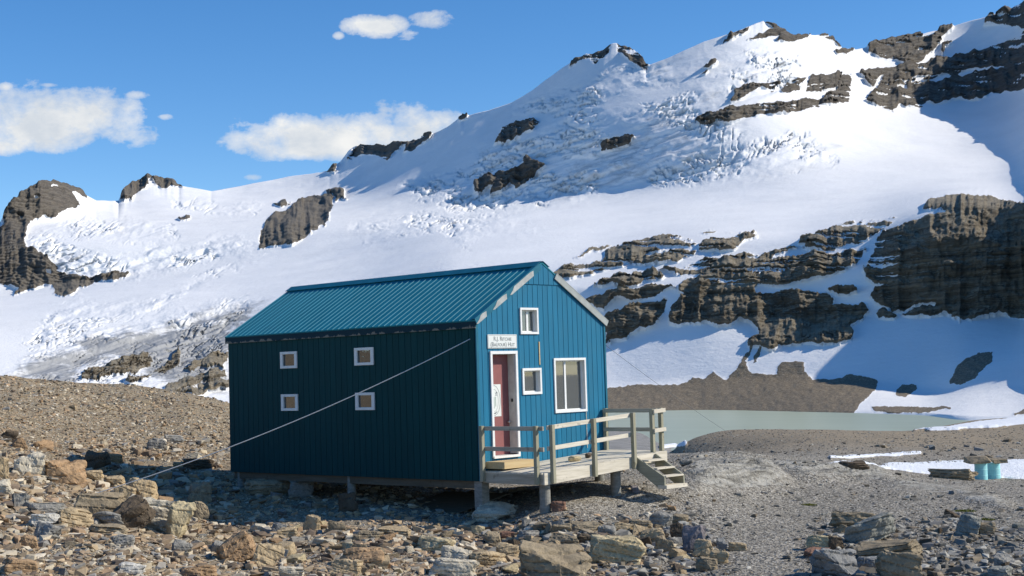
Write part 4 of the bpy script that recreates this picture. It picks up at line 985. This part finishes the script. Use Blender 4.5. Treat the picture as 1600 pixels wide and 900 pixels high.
def stone_mesh(seed, n=16, blocky=.5, detail=2, rough=.05, bev=.035):
    """angular stone inside the unit box (-.5..+.5)"""
    rng = random.Random(seed); bm = bmesh.new()
    for i in range(n):
        p = Vector([rng.uniform(-1, 1) for _ in range(3)])
        q = Vector([math.copysign(abs(c) ** (1 - blocky), c) for c in p])
        l = max(.01, q.length); q = q * (1 / max(l, 1.0)) * (1.0 + .25 * blocky)
        bm.verts.new(q * .5)
    r = bmesh.ops.convex_hull(bm, input=bm.verts)
    bmesh.ops.delete(bm, geom=list({e for e in r['geom_interior'] + r['geom_unused'] if isinstance(e, bmesh.types.BMVert)}), context='VERTS')
    bmesh.ops.dissolve_limit(bm, angle_limit=.18, verts=bm.verts, edges=bm.edges)
    if detail:
        bmesh.ops.bevel(bm, geom=bm.edges[:], offset=bev, segments=1, affect='EDGES', clamp_overlap=True)
        bmesh.ops.triangulate(bm, faces=bm.faces)
        for _ in range(detail):
            long = [e for e in bm.edges if e.calc_length() > (.13 if detail < 3 else .075)]
            if not long: break
            bmesh.ops.subdivide_edges(bm, edges=long, cuts=1); bmesh.ops.triangulate(bm, faces=[f for f in bm.faces if len(f.verts) > 3])
        co = np.array([v.co[:] for v in bm.verts]); nr = np.array([v.normal[:] for v in bm.verts])
        d = fbm(co[:, 0] * 2.2 + seed, co[:, 1] * 2.2, co[:, 2] * 2.2 + 3.1, o=5, seed=seed % 97, g=.62) * rough * 1.6
        # a few bedding cracks
        ang = rng.uniform(-.3, .3); q = (co[:, 2] * math.cos(ang) + co[:, 0] * math.sin(ang)) * rng.uniform(3, 6)
        d -= .5 * rough * (np.abs(q - np.round(q)) < .08)
        for v, k, nn in zip(bm.verts, d, nr): v.co += Vector(nn) * float(k)
    else: bmesh.ops.triangulate(bm, faces=bm.faces)
    bmesh.ops.recalc_face_normals(bm, faces=bm.faces)
    c = np.array([v.co[:] for v in bm.verts]); lo, hi = c.min(0), c.max(0)
    for v in bm.verts: v.co = Vector((np.array(v.co) - (lo + hi) / 2) / (hi - lo))
    me = bpy.data.meshes.new('stone'); bm.to_mesh(me); bm.free(); return me

BOULD = [  # u0,u1,v0,v1, tone, slab tilt, label
 (25,68,710,749,'P',.1,'pale blocky boulder with a white top, left of the big orange brown boulder'),
 (71,133,722,761,'O',.05,'big orange brown boulder on the rubble slope at the left edge'),
 (-14,12,718,752,'T',0,'tan boulder cut by the left picture edge beside the pale blocky one'),
 (-12,19,752,776,'P',0,'rounded cream boulder at the left picture edge'),
 (133,161,735,753,'T',.05,'small tan stone touching the right end of the big orange brown boulder'),
 (164,197,744,765,'T',.2,'tan stone behind the lower end of the guy wire'),
 (133,170,702,740,'D',.3,'dark pointed slab standing at the tip of the hut shadow'),
 (170,193,708,725,'O',.1,'small orange stone on top of the dark pointed slab'),
 (176,210,760,789,'T',.3,'tan tilted stone directly under the guy wire'),
 (200,246,752,786,'T',.2,'tan double humped boulder at the edge of the hut shadow'),
 (119,193,771,817,'K',.1,'large dark brown boulder under the end of the guy wire'),
 (181,238,790,833,'D',-.5,'long dark slab leaning down to the right beside the large dark brown boulder'),
 (201,279,780,834,'P',.1,'largest pale brown boulder left of the hut shadow'),
 (262,305,789,846,'Y',.0,'upright yellowish boulder with a vertical face at the shadow edge'),
 (148,192,802,827,'G',.1,'smooth grey boulder below the large dark brown boulder'),
 (143,196,820,839,'K',.1,'flat brown slab under the smooth grey boulder'),
 (90,145,796,827,'T',.2,'tan wedge boulder left of the smooth grey boulder'),
 (48,90,804,826,'W',.05,'white rounded stone beside the tan wedge boulder'),
 (57,93,819,846,'G',.1,'blue grey rounded stone below the white rounded stone'),
 (46,101,787,808,'G',.0,'flat grey brown slab lying above the white rounded stone'),
 (21,45,773,798,'G',.0,'small stacked grey block right of the cream boulder'),
 (32,58,839,859,'O',.1,'small orange block in the rubble below the blue grey stone'),
 (10,56,874,900,'O',.1,'rusty orange boulder in the lower left corner'),
 (175,209,836,857,'G',.0,'light grey flat stone in the middle of the left rubble'),
 (270,299,845,870,'G',.1,'grey stone below the upright yellowish boulder'),
 (187,226,879,901,'W',.1,'whitish grey angular stone near the bottom edge at left'),
 (284,340,882,906,'O',.05,'flat rust orange slab at the bottom edge'),
 (288,332,716,735,'D',.1,'low black stone where the hut shadow begins on the slope'),
 (296,330,755,790,'K',.1,'square brown boulder inside the hut shadow'),
 (300,326,786,817,'K',.0,'brown boulder in the shadow just right of the upright yellowish one'),
 (231,258,686,705,'G',.2,'grey pointed stone on the slope behind the shadow tip'),
 (258,287,679,692,'G',.1,'flat grey slab on the slope left of the hut corner'),
 (4,27,673,689,'D',.1,'dark stone high on the slope at the left edge'),
 (20,42,685,703,'O',.1,'brown stone on the slope below the dark one'),
 (54,82,687,705,'O',.0,'rust brown stone pair on the slope above the pale blocky boulder'),
 (740,809,786,817,'P',.1,'pale jagged boulder hiding the foot of the corner pile'),
 (475,501,807,831,'T',.1,'tan upright block at the front edge of the hut shadow'),
 (434,464,824,843,'T',.0,'tan oblong block in front of the hut shadow'),
 (425,447,817,836,'B',.1,'bluish stone half in shade beside the tan oblong block'),
 (513,540,815,836,'K',.1,'brown stone right of the tan upright block'),
 (385,453,748,777,'K',.0,'long brown boulder under the far end of the hut'),
 (452,489,751,780,'G',.1,'grey boulder under the hut beside the long brown one'),
 (530,559,772,804,'D',.0,'rounded slab leaning against the middle pile of the hut'),
 (549,598,828,846,'K',.0,'flat brown bedded slab below the middle pile'),
 (592,641,824,841,'T',.0,'flat tan slab right of the brown bedded slab'),
 (648,710,840,868,'Y',.05,'yellow brown flat boulder in the middle foreground'),
 (530,598,856,887,'O',.05,'broad orange tan slab in the middle foreground'),
 (517,566,876,902,'T',.1,'rounded tan boulder at the bottom edge below the orange tan slab'),
 (397,441,849,890,'T',.2,'tall tan angular boulder in the lower middle left'),
 (335,397,842,881,'O',-.5,'long orange slab sloping down to the right, left of the tall tan boulder'),
 (690,737,858,886,'P',.1,'pale block below the yellow brown flat boulder'),
 (674,746,874,908,'P',.1,'big pale boulder cut by the bottom edge in the middle'),
 (735,793,860,889,'T',.0,'tan oblong block right of the pale block'),
 (756,783,832,853,'K',.1,'brown cube shaped stone left of the low stone wall'),
 (436,474,886,908,'P',.1,'pale stone at the bottom edge below the tall tan boulder'),
 (814,922,850,912,'K',.1,'largest boulder of the low stone wall, pale brown and lumpy'),
 (857,906,836,858,'K',.1,'rounded stone lying on top of the largest wall boulder'),
 (923,1008,838,885,'Y',.12,'big smooth oblong yellow brown block in the low stone wall'),
 (1068,1103,823,868,'V',.0,'purple grey rounded boulder at the right end of the low stone wall'),
 (1015,1051,802,827,'G',.1,'grey brown boulder at the top of the low stone wall'),
 (1044,1075,804,820,'K',.1,'dark brown flat stone behind the grey brown top boulder'),
 (805,845,829,847,'G',.0,'grey block in the wall left of the lumpy largest boulder'),
 (861,893,819,838,'K',.0,'brown block in the top row of the wall above the lumpy boulder'),
 (890,940,816,832,'K',.0,'long flat brown stone in the top row of the wall'),
 (899,940,833,851,'D',.1,'dark wedge stone wedged above the smooth oblong block'),
 (935,963,822,840,'G',.1,'grey angular stone in the wall over the smooth oblong block'),
 (959,992,817,835,'T',.1,'tan angular stone in the wall over the right end of the oblong block'),
 (986,1019,813,829,'K',.0,'flat brown stone left of the grey brown top boulder'),
 (1000,1038,827,854,'T',-.2,'tilted tan block to the right of the smooth oblong block'),
 (1024,1052,839,867,'K',.2,'brown stone between the oblong block and the purple grey boulder'),
 (1048,1072,819,847,'D',.0,'dark stone touching the left side of the purple grey boulder'),
 (1084,1115,845,873,'T',.1,'brown angular stone under the purple grey boulder'),
 (1120,1136,842,862,'B',.1,'small blue grey upright stone right of the stone wall'),
 (1110,1138,859,884,'T',.1,'tan block below the small blue grey upright stone'),
 (1139,1167,848,862,'T',.1,'flat tan stone at the right tip of the stone wall'),
 (1088,1121,873,894,'K',.1,'brown stone near the bottom edge under the right end of the wall'),
 (776,815,849,879,'T',.0,'tan blocks boulder just left of the lumpy largest boulder'),
 (782,806,830,846,'R',.0,'reddish block at the left end of the top wall row'),
 (986,1002,758,772,'V',.0,'purple grey stone in the shade beside the steps'),
 (861,884,783,801,'R',.0,'reddish brown stone right of the front deck pile'),
 (1042,1056,789,798,'O',.0,'small rust stone alone on the gravel below the steps'),
 (1300,1372,801,829,'K',.1,'dark flat topped slab at the back of the right hand boulder pile'),
 (1323,1398,815,853,'N',-.3,'speckled grey slab sloping right in the right hand boulder pile'),
 (1302,1322,820,837,'K',.1,'small brown stone left of the speckled grey slab'),
 (1261,1298,838,863,'Y',.1,'yellow rounded stone at the left side of the right hand boulder pile'),
 (1257,1296,857,875,'R',.0,'reddish brown slab under the yellow rounded stone'),
 (1269,1346,861,908,'B',.1,'large blue grey boulder at the front of the right hand boulder pile'),
 (1344,1436,848,880,'K',-.1,'long brown ridge backed boulder in the right hand boulder pile'),
 (1338,1374,871,894,'B',.1,'small blue grey stone wedged beside the large blue grey boulder'),
 (1372,1438,865,908,'K',.1,'brown pyramid boulder at the bottom edge of the right hand pile'),
 (1289,1318,838,862,'D',.1,'black stone in the hollow of the right hand boulder pile'),
 (1496,1532,807,840,'N',.05,'pale grey green rounded boulder alone on the right gravel'),
 (1477,1498,796,810,'D',.0,'dark grey stone behind the pale grey green boulder'),
 (1506,1526,801,814,'G',.0,'small grey stone touching the top of the pale grey green boulder'),
 (1530,1554,818,838,'K',.0,'dull brown stone right of the pale grey green boulder'),
 (1546,1580,887,904,'N',.0,'pale rounded stone at the bottom edge far right'),
 (1555,1584,868,889,'G',.1,'grey angular stone in the lower right rubble'),
 (1456,1524,736,750,'K',.0,'long low brown rock on the snow edge left of the painted drums'),
 (1310,1356,722,732,'D',.0,'dark low rock at the left tip of the right snow patch'),
 (1062,1084,718,728,'G',.0,'grey stone behind the top of the steps'),
]
def place_boulders():
    items = []
    for i, (u0, u1, v0, v1, tn, tilt, lab) in enumerate(BOULD):
        uc = (u0 + u1) / 2; P, r, ok = ground_hit([uc], [min(v1 - (v1 - v0) * .10, 935)], 14, 120)
        items.append((P[0], r[0]))
    for i, ((u0, u1, v0, v1, tn, tilt, lab), (P, r)) in enumerate(zip(BOULD, items)):
        wid = (u1 - u0) / F * r * 1.08; dep = wid * random.uniform(.6, .85); hgt = max(.45 * wid * .5, (v1 - v0) / F * r - .10 * dep) * 1.26
        me = stone_mesh(900 + i * 7, n=14 + i % 6, blocky=.45 + .2 * ((i * 37) % 10) / 10, detail=4 if wid > .45 else 3, rough=.085, bev=.03)
        az = math.atan2(P[0] - CAM[0], P[1] - CAM[1]); 
        o = bpy.data.objects.new('boulder', me); COL.objects.link(o); me.materials.append(MATS['stone_' + tn])
        mw = Matrix.Rotation(-az, 4, 'Z') @ Matrix.Rotation(tilt, 4, 'Y') @ Matrix.Rotation(random.uniform(-.15, .15), 4, 'X') @ Matrix.Diagonal((wid, dep, hgt, 1))
        me.transform(mw); zmin = min(v.co.z for v in me.vertices); 
        H = max(v.co.z for v in me.vertices) - zmin
        # origin at the stone's base, sunk a little into the gravel
        me.transform(Matrix.Translation((0, 0, -zmin)))
        c = P + np.array([math.sin(az), math.cos(az), 0]) * dep * .38
        o.location = (c[0], c[1], P[2] - H * .20)
        tag(o, lab, 'boulder')
place_boulders()

TPL = [stone_mesh(40 + i, n=9 + i % 6, blocky=.5, detail=0) for i in range(28)]
MID = [stone_mesh(300 + i, n=12 + i % 5, blocky=.55, detail=2, rough=.04) for i in range(14)]
def density(u, v):
    """how stony the survey spot is, 0..1, and its colour family (0 grey gravel .. 1 warm rubble)"""
    warm = np.clip(sstep(1150, 700, u), 0, 1)
    front = sstep(800, 845, v + .02 * np.abs(u - 300))
    left = sstep(520, 300, u) * sstep(690, 760, v)
    slope = sstep(480, 350, u) * .45
    wall = np.exp(-((u - 930) / 220) ** 4) * sstep(815, 830, v)
    right = sstep(1180, 1290, u) * sstep(790, 850, v) * .8
    base = .10
    d = np.maximum.reduce([front * sstep(1240, 1080, u) * .9, left * .95, slope, wall, right, base + 0 * u])
    shade = np.exp(-((u - 560) / 240) ** 4) * np.exp(-((v - 780) / 35) ** 4) * .55
    bare = np.exp(-((u - 1180) / 90) ** 4) * np.exp(-((v - 850) / 60) ** 4)
    return np.clip(np.maximum(d, shade) * (1 - .8 * bare), 0, 1), warm
RNG = np.random.default_rng(11)
def sample(n, vlo, vhi, ulo=-30, uhi=1630, r1=120, gamma=1.):
    u = RNG.uniform(ulo, uhi, n); v = RNG.uniform(vlo, vhi, n)
    d, w = density(u, v); k = RNG.uniform(0, 1, n) < d ** gamma
    u, v, d, w = u[k], v[k], d[k], w[k]; P, r, ok = ground_hit(u, v, 14, r1)
    q = ok & (r < r1 * .97)
    x, y = P[:, 0], P[:, 1]
    q &= ~((x > -L) & (x < 0) & (y > 0) & (y < W) & (P[:, 2] > -.15))
    sn = polymask(u, v, SNOWPATCH, 1, 1, 60); a, b2 = outcrop(u, v); q &= (sn < .3) & (np.maximum(a, b2) < .35)
    return u[q], v[q], d[q], w[q], P[q], r[q]

# individually placed middle sized stones
GROUPS = {
 'slope': ('small brown stone scattered on the rubble slope left of the hut', 'stones scattered on the left slope'),
 'left': ('angular warm brown stone in the rubble of the lower left foreground', 'rubble stones in the lower left'),
 'front': ('angular tan stone in the stony strip along the bottom middle', 'stones of the bottom middle strip'),
 'wall': ('small block packed in the low stone wall right of centre', 'small blocks packed in the low stone wall'),
 'right': ('small grey stone in the dark rubble of the lower right', 'stones of the lower right rubble'),
 'shade': ('dull stone lying in the shade in front of or under the hut', 'stones in the hut shade'),
}
def mids():
    tot = 0; zones = [('slope', 30, -10, 350, 600, 700, 5, 11), ('left', 70, -10, 400, 700, 900, 11, 24), ('front', 60, 400, 820, 822, 900, 12, 30), ('wall', 80, 790, 1140, 818, 898, 11, 26), ('right', 35, 1220, 1600, 800, 900, 8, 20), ('shade', 22, 340, 760, 765, 812, 9, 20)]
    for key, n, u0, u1, v0, v1, p0, p1 in zones:
        u, v, d, w, P, r = sample(n * 12, v0, v1, u0, u1)
        k = min(n, len(u)); lab, grp = GROUPS[key]
        tn = {'slope': 'TKOKG', 'left': 'TOGPK', 'front': 'TPYOK', 'wall': 'KTGYD', 'right': 'GNKGD', 'shade': 'KGTKG'}[key]
        for i in range(k):
            px = p0 + (p1 - p0) * random.random() ** 2; s = px / F * r[i] * 1.1
            me = MID[random.randrange(len(MID))]; tk = random.choice(tn)
            mm = SH.get((me.name, tk))
            if mm is None:
                mm = me.copy(); mm.materials.append(MATS['stone_' + tk]); mm.transform(Matrix.Translation((0, 0, .5))); SH[(me.name, tk)] = mm
            o = bpy.data.objects.new('loose_stone', mm); COL.objects.link(o)
            o.rotation_euler = (random.uniform(-.3, .3), random.uniform(-.3, .3), random.uniform(0, 6.28)); o.scale = (s, s * random.uniform(.6, 1), s * random.uniform(.35, .75))
            o.location = (P[i][0], P[i][1], P[i][2] - s * .14); tag(o, lab, 'stone', grp); tot += 1
SH = {}
mids()

# uncountable small rubble and gravel: one sheet of merged chips
def rubble(name, n, vlo, vhi, pxlo, pxhi, power, lab, gamma=1., uni=False, ulo=-30, uhi=1630):
    u, v, d, w, P, r = sample(n, vlo, vhi, ulo, uhi, gamma=gamma)
    cnt = len(u); px = pxlo + (pxhi - pxlo) * RNG.uniform(0, 1, cnt) ** power * (.4 + .6 * d)
    s = px / F * r
    tv = []; tf = []
    for me in TPL:
        a = np.empty(len(me.vertices) * 3, np.float32); me.vertices.foreach_get('co', a)
        b = np.empty(len(me.loops), np.int32); me.loops.foreach_get('vertex_index', b); tv.append(a.reshape(-1, 3)); tf.append(b.reshape(-1, 3))
    VV = []; FF = []; CC = []; off = 0
    tid = RNG.integers(0, len(TPL), cnt)
    pal_w = 1.38 * np.array([(.34, .26, .165), (.37, .255, .155), (.22, .165, .11), (.45, .38, .27), (.26, .24, .205), (.13, .10, .075), (.50, .44, .34), (.30, .22, .14)])
    pal_g = np.array([(.28, .26, .22), (.21, .195, .165), (.38, .355, .30), (.15, .14, .12), (.32, .265, .19), (.50, .475, .41), (.25, .24, .225), (.25, .20, .14)])
    for T in range(len(TPL)):
        q = np.nonzero(tid == T)[0]
        if not len(q): continue
        base = tv[T]; m = len(q)
        yaw = RNG.uniform(0, 2 * np.pi, m); c, s_ = np.cos(yaw), np.sin(yaw)
        sc = np.stack([s[q] * RNG.uniform(.8, 1.4, m), s[q] * RNG.uniform(.55, 1, m), s[q] * RNG.uniform(.25, .7, m)], 1)
        B = base[None] * sc[:, None, :]
        tx = RNG.uniform(-.35, .35, m)[:, None]; B2 = B.copy(); B2[..., 2] = B[..., 2] + B[..., 0] * tx
        Xr = B2[..., 0] * c[:, None] - B2[..., 1] * s_[:, None]; Yr = B2[..., 0] * s_[:, None] + B2[..., 1] * c[:, None]
        Vt = np.stack([Xr + P[q, 0, None], Yr + P[q, 1, None], B2[..., 2] + P[q, 2, None] + sc[:, 2, None] * .12], -1)
        VV.append(Vt.reshape(-1, 3)); FF.append((tf[T][None] + (np.arange(m) * len(base))[:, None, None] + off).reshape(-1, 3)); off += m * len(base)
        isw = RNG.uniform(0, 1, m) < w[q]
        cc = np.where(isw[:, None], pal_w[RNG.integers(0, 8, m)], pal_g[RNG.integers(0, 8, m)]) * RNG.uniform(.75, 1.15, (m, 1))
        CC.append(np.repeat(cc, len(base), 0))
    me = mk_mesh(name, np.concatenate(VV), np.concatenate(FF), cols={'tint': np.concatenate(CC)})
    o = link(name, me, 'chips'); tag(o, lab, 'rubble'); o['kind'] = 'stuff'
m, t, b = nt('chips', .92, .12); g = geoco(t)
at = N(t, 'ShaderNodeAttribute', attribute_name='tint')
n1 = noise(t, g, 14, 5, .65)
setc(t, b, mix(t, ramp(t, n1, [(.35, .55), (.65, 0)]), at.outputs['Color'], mix(t, .5, at.outputs['Color'], (.06, .05, .04)))); bump(t, b, n1, .4, .02)
rubble('rubble', 26000, 690, 905, 4, 22, 3.2, 'loose angular rubble covering the foreground and the lower left slope')
rubble('slope_scree', 15000, 582, 720, 2.2, 8, 2.0, 'fine brown scree covering the slope left of the hut', ulo=-20, uhi=365)
rubble('gravel', 52000, 735, 905, 1.4, 4.2, 1.8, 'grey gravel strewn over the flat ground around the deck', gamma=.35)
rubble('moraine_gravel', 9000, 668, 740, 1.4, 6, 2.5, 'sparse stones on the low ridge before the lake', gamma=.25, ulo=950)

# stones on the deck
for (x, y, wx, wy, hz, tn, lab) in ((.95, 1.95, .22, .30, .12, 'Y', 'tan stone lying on the deck boards, the larger of two'), (.80, 2.62, .14, .19, .11, 'D', 'dark brown stone lying on the deck boards, the smaller of two')):
    me = stone_mesh(int(x * 100), 14, .5, 2); me.transform(Matrix.Translation((0, 0, .5 * 1)) ); me.transform(Matrix.Diagonal((wx, wy, hz, 1))); me.materials.append(MATS['stone_' + tn])
    o = bpy.data.objects.new('deck_stone', me); COL.objects.link(o); o.location = (x, y, dz(y) - .004); tag(o, lab, 'stone')

# painted drums with a slab on top
def drum(u0, u1, v, r, lab, hh=.50):
    P, r, _ = ground_hit([(u0 + u1) / 2], [v], 20, 90); r = r[0]; P = P[0]; rad = (u1 - u0) / F * r / 2
    e = empty('drum', (P[0], P[1], P[2] - .05), lab, 'drum', 'painted drums on the gravel')
    x, y, z = P; b_ = MB(); hh = hh
    prof = [(0, 1.0), (.03, 1.03), (.06, 1.0), (.31, 1.0), (.33, 1.035), (.35, 1.0), (.64, 1.0), (.66, 1.035), (.68, 1.0), (.96, 1.0), (.98, 1.04), (1.0, 1.04)]
    b_.tube([(x, y, z - .06 + (hh + .06) * q) for q, k in prof], [rad * .96 * k for q, k in prof], 24); b_.build('drum_body', 'pole_paint', e)
    return P, rad, hh, r
P1, rad, hh, rr_ = drum(1524, 1543, 749, 0, 'pale turquoise drum under stone slabs at the snow patch, the left one of the pair')
P2, rad2, _, _ = drum(1543, 1563, 748, 0, 'pale turquoise drum under stone slabs at the snow patch, the right one of the pair')
for (P, k, du, wx, hz, lab) in ((P1, 0, -.10, .66, .24, 'brown stone slab lying as a lid across the left drum'), (P2, 1, .12, .50, .15, 'dark stone slab lying as a lid on the right drum')):
    me = stone_mesh(77 + k, 12, .7, 2, .03); me.transform(Matrix.Translation((0, 0, .5))); me.transform(Matrix.Diagonal((wx, .8, hz, 1))); me.materials.append(MATS['stone_K'])
    o = bpy.data.objects.new('lid_slab', me); COL.objects.link(o); rt = np.array([R[0][0], R[0][1], 0]); q = P + rt * du
    o.location = (q[0], q[1], P[2] + hh - .01 + .0 * k); o.rotation_euler = (0, 0, math.atan2(rt[1], rt[0])); tag(o, lab, 'slab')

# guy wires
def wire(name, a, b, sag, r, lab, mat='cable'):
    a = Vector(a); b = Vector(b); pts = []
    for i in range(25):
        q = i / 24; p = a.lerp(b, q); p.z -= sag * 4 * q * (1 - q); pts.append(p)
    mb = MB(); mb.tube(pts, r, 6); o = mb.build(name, mat, None, smooth=True); tag(o, lab, 'cable')
Pw, rw, _ = ground_hit([128], [779], 20, 60)
wire('guy_wire', (-.12, -.06, 3.0), tuple(Pw[0] + np.array([0, 0, .02])), .22, .010, 'white guy wire running from the near eave corner down to the rubble at left')
E_ = at_r(np.array(1190.), np.array(668.), np.array(52.))
wire('guy_wire', (-.1, W + .03, 2.9), (E_[0], E_[1], float(ground_z(E_[0], E_[1])) + .02), .1, .0045, 'thin dark guy wire running from the right eave down behind the deck', 'dark_cable')
# moss tufts
def moss(u, v, w_, lab):
    P, r, _ = ground_hit([u], [v], 20, 60); P = P[0]; s = w_ / F * r[0]
    vs = []; fs = []; rng = random.Random(int(u))
    for i in range(420):
        a = rng.uniform(0, 6.28); q = rng.random() ** .6 * .5; x, y = P[0] + math.cos(a) * q * s, P[1] + math.sin(a) * q * s * .8; h = s * .10 * (1 - q) + .015; l = .02
        dxx, dyy = rng.uniform(-1, 1) * l, rng.uniform(-1, 1) * l; k = len(vs)
        z = float(P[2]) - .01
        vs += [(x, y, z), (x + dxx, y + dyy, z), (x + dxx * .5 + rng.uniform(-.01, .01), y + dyy * .5 + rng.uniform(-.01, .01), z + h * rng.uniform(.5, 1.2))]; fs.append((k, k + 1, k + 2))
    me = bpy.data.meshes.new('moss_tuft'); me.from_pydata([(a - P[0], b - P[1], c - P[2]) for a, b, c in vs], [], fs); o = link('moss_tuft', me, 'moss'); o.location = P; tag(o, lab, 'moss')
moss(1264, 789, 26, 'small green moss tuft alone on the grey gravel right of centre')
moss(1508, 799, 34, 'yellowish moss tuft behind the pale grey green boulder')
moss(1540, 812, 28, 'brownish moss tuft right of the pale grey green boulder')
# ------------------------------------------------------------------ SKY AND SUN
w = bpy.data.worlds.new('World'); SC.world = w; w.use_nodes = True; t = w.node_tree
bg = t.nodes['Background']; el = math.asin(SUN[2]); rotz = math.atan2(SUN[0], SUN[1])
sky = N(t, 'ShaderNodeTexSky', sky_type='NISHITA'); sky.sun_disc = False; sky.sun_elevation = el; sky.sun_rotation = rotz
sky.altitude = 2400; sky.air_density = 1.0; sky.dust_density = .7; sky.ozone_density = 1.6
co = N(t, 'ShaderNodeTexCoord').outputs['Generated']
def dotn(v):
    n = N(t, 'ShaderNodeVectorMath', operation='DOT_PRODUCT'); t.links.new(co, n.inputs[0]); n.inputs[1].default_value = v
    return n.outputs['Value']
PX = 1 / F
ns1 = noise(t, mapping(t, co, (1, 1, 1.7)), 24, 7, .62, .2); ns2 = noise(t, co, 90, 5, .6)
ns0 = noise(t, mapping(t, co, (1, 1, 1.5), (0, 0, 0), (3, 1, 2)), 9, 3, .5)
nz_ = mth(t, 'ADD', mth(t, 'MULTIPLY', mth(t, 'SUBTRACT', mth(t, 'ADD', mth(t, 'MULTIPLY', ns1, .65), mth(t, 'MULTIPLY', ns0, .35)), .5), 7.5), mth(t, 'MULTIPLY', mth(t, 'SUBTRACT', ns2, .5), 1.6))
def cloud(u, v, a, bb, amp=1.0, off=0.0):
    off = .38 if a > 55 else (0 if a > 30 else -.22)
    dx, dy, s = rays(np.array(float(u)), np.array(float(v)))
    d = Vector((float(dx), float(dy), float(s))).normalized(); rt = Vector(R[0]); rt = (rt - d * rt.dot(d)).normalized(); upv = rt.cross(d)
    x = mth(t, 'DIVIDE', dotn(rt), a * PX); y = mth(t, 'DIVIDE', dotn(upv), bb * PX)
    d2 = mth(t, 'ADD', mth(t, 'MULTIPLY', x, x), mth(t, 'MULTIPLY', y, y))
    fr = mth(t, 'GREATER_THAN', dotn(d), 0)
    q = mth(t, 'MULTIPLY', mth(t, 'ADD', mth(t, 'SUBTRACT', .62 + off, mth(t, 'MULTIPLY', d2, .62)), mth(t, 'MULTIPLY', nz_, amp)), fr)
    # vertical shade within the cloud
    return q, y
CL = [(100, 185, 105, 40, 1), (60, 205, 100, 28, 1), (0, 222, 70, 16, 1), (195, 215, 48, 20, 1), (38, 160, 44, 20, .9),
      (560, 205, 150, 30, 1), (640, 190, 70, 24, 1), (450, 212, 60, 24, 1), (400, 215, 55, 14, .9), (500, 225, 120, 22, 1),
      (590, 42, 48, 15, 1.1), (680, 35, 34, 17, 1.1), (645, 55, 25, 12, 1.1), (528, 56, 11, 7, .8),
      (258, 183, 18, 6, .8), (215, 149, 24, 8, .9), (395, 278, 22, 7, .7), (8, 136, 14, 7, .8), (78, 133, 20, 5, .8)]
dens = None; shade = None
for (u, v, a, bb, amp) in CL:
    q, y = cloud(u, v, a * .97, bb * .97, amp * .62)
    dens = q if dens is None else mth(t, 'MAXIMUM', dens, q)
sp_ = N(t, 'ShaderNodeSeparateXYZ'); t.links.new(co, sp_.inputs[0])
alpha = ramp(t, dens, [(.0, 0), (.3, .45), (.95, .97)])
thick = ramp(t, dens, [(.1, .0), (.9, 1)])
body = noise(t, mapping(t, co, (1, 1, 1.7), (0, 0, 0), (.01, 0, .012)), 26, 6, .6)
lit = mth(t, 'ADD', mth(t, 'MULTIPLY', mth(t, 'SUBTRACT', body, .5), 1.6), .5)
ccol = mix(t, ramp(t, lit, [(.25, 0), (.75, 1)]), (.66, .71, .77), (.93, .93, .91))
skyc = N(t, 'ShaderNodeVectorMath', operation='SCALE'); t.links.new(sky.outputs[0], skyc.inputs[0]); skyc.inputs['Scale'].default_value = SKY_STRENGTH
hsv = N(t, 'ShaderNodeHueSaturation'); t.links.new(skyc.outputs[0], hsv.inputs['Color']); hsv.inputs['Saturation'].default_value = SKY_SAT; hsv.inputs['Hue'].default_value = SKY_HUE
full = mix(t, alpha, hsv.outputs[0], ccol)
t.links.new(full, bg.inputs['Color']); bg.inputs['Strength'].default_value = 1.0
sl_ = bpy.data.lights.new('sun', 'SUN'); sl_.energy = SUN_STRENGTH; sl_.angle = math.radians(.53); sl_.color = (1.0, .925, .80)
so = bpy.data.objects.new('sun', sl_); COL.objects.link(so); so.rotation_euler = Vector(-SUN).to_track_quat('-Z', 'Y').to_euler(); so.location = (60, 50, 60)
SC.cycles.max_bounces = 6; SC.cycles.diffuse_bounces = 3; SC.cycles.glossy_bounces = 3; SC.cycles.transparent_max_bounces = 8
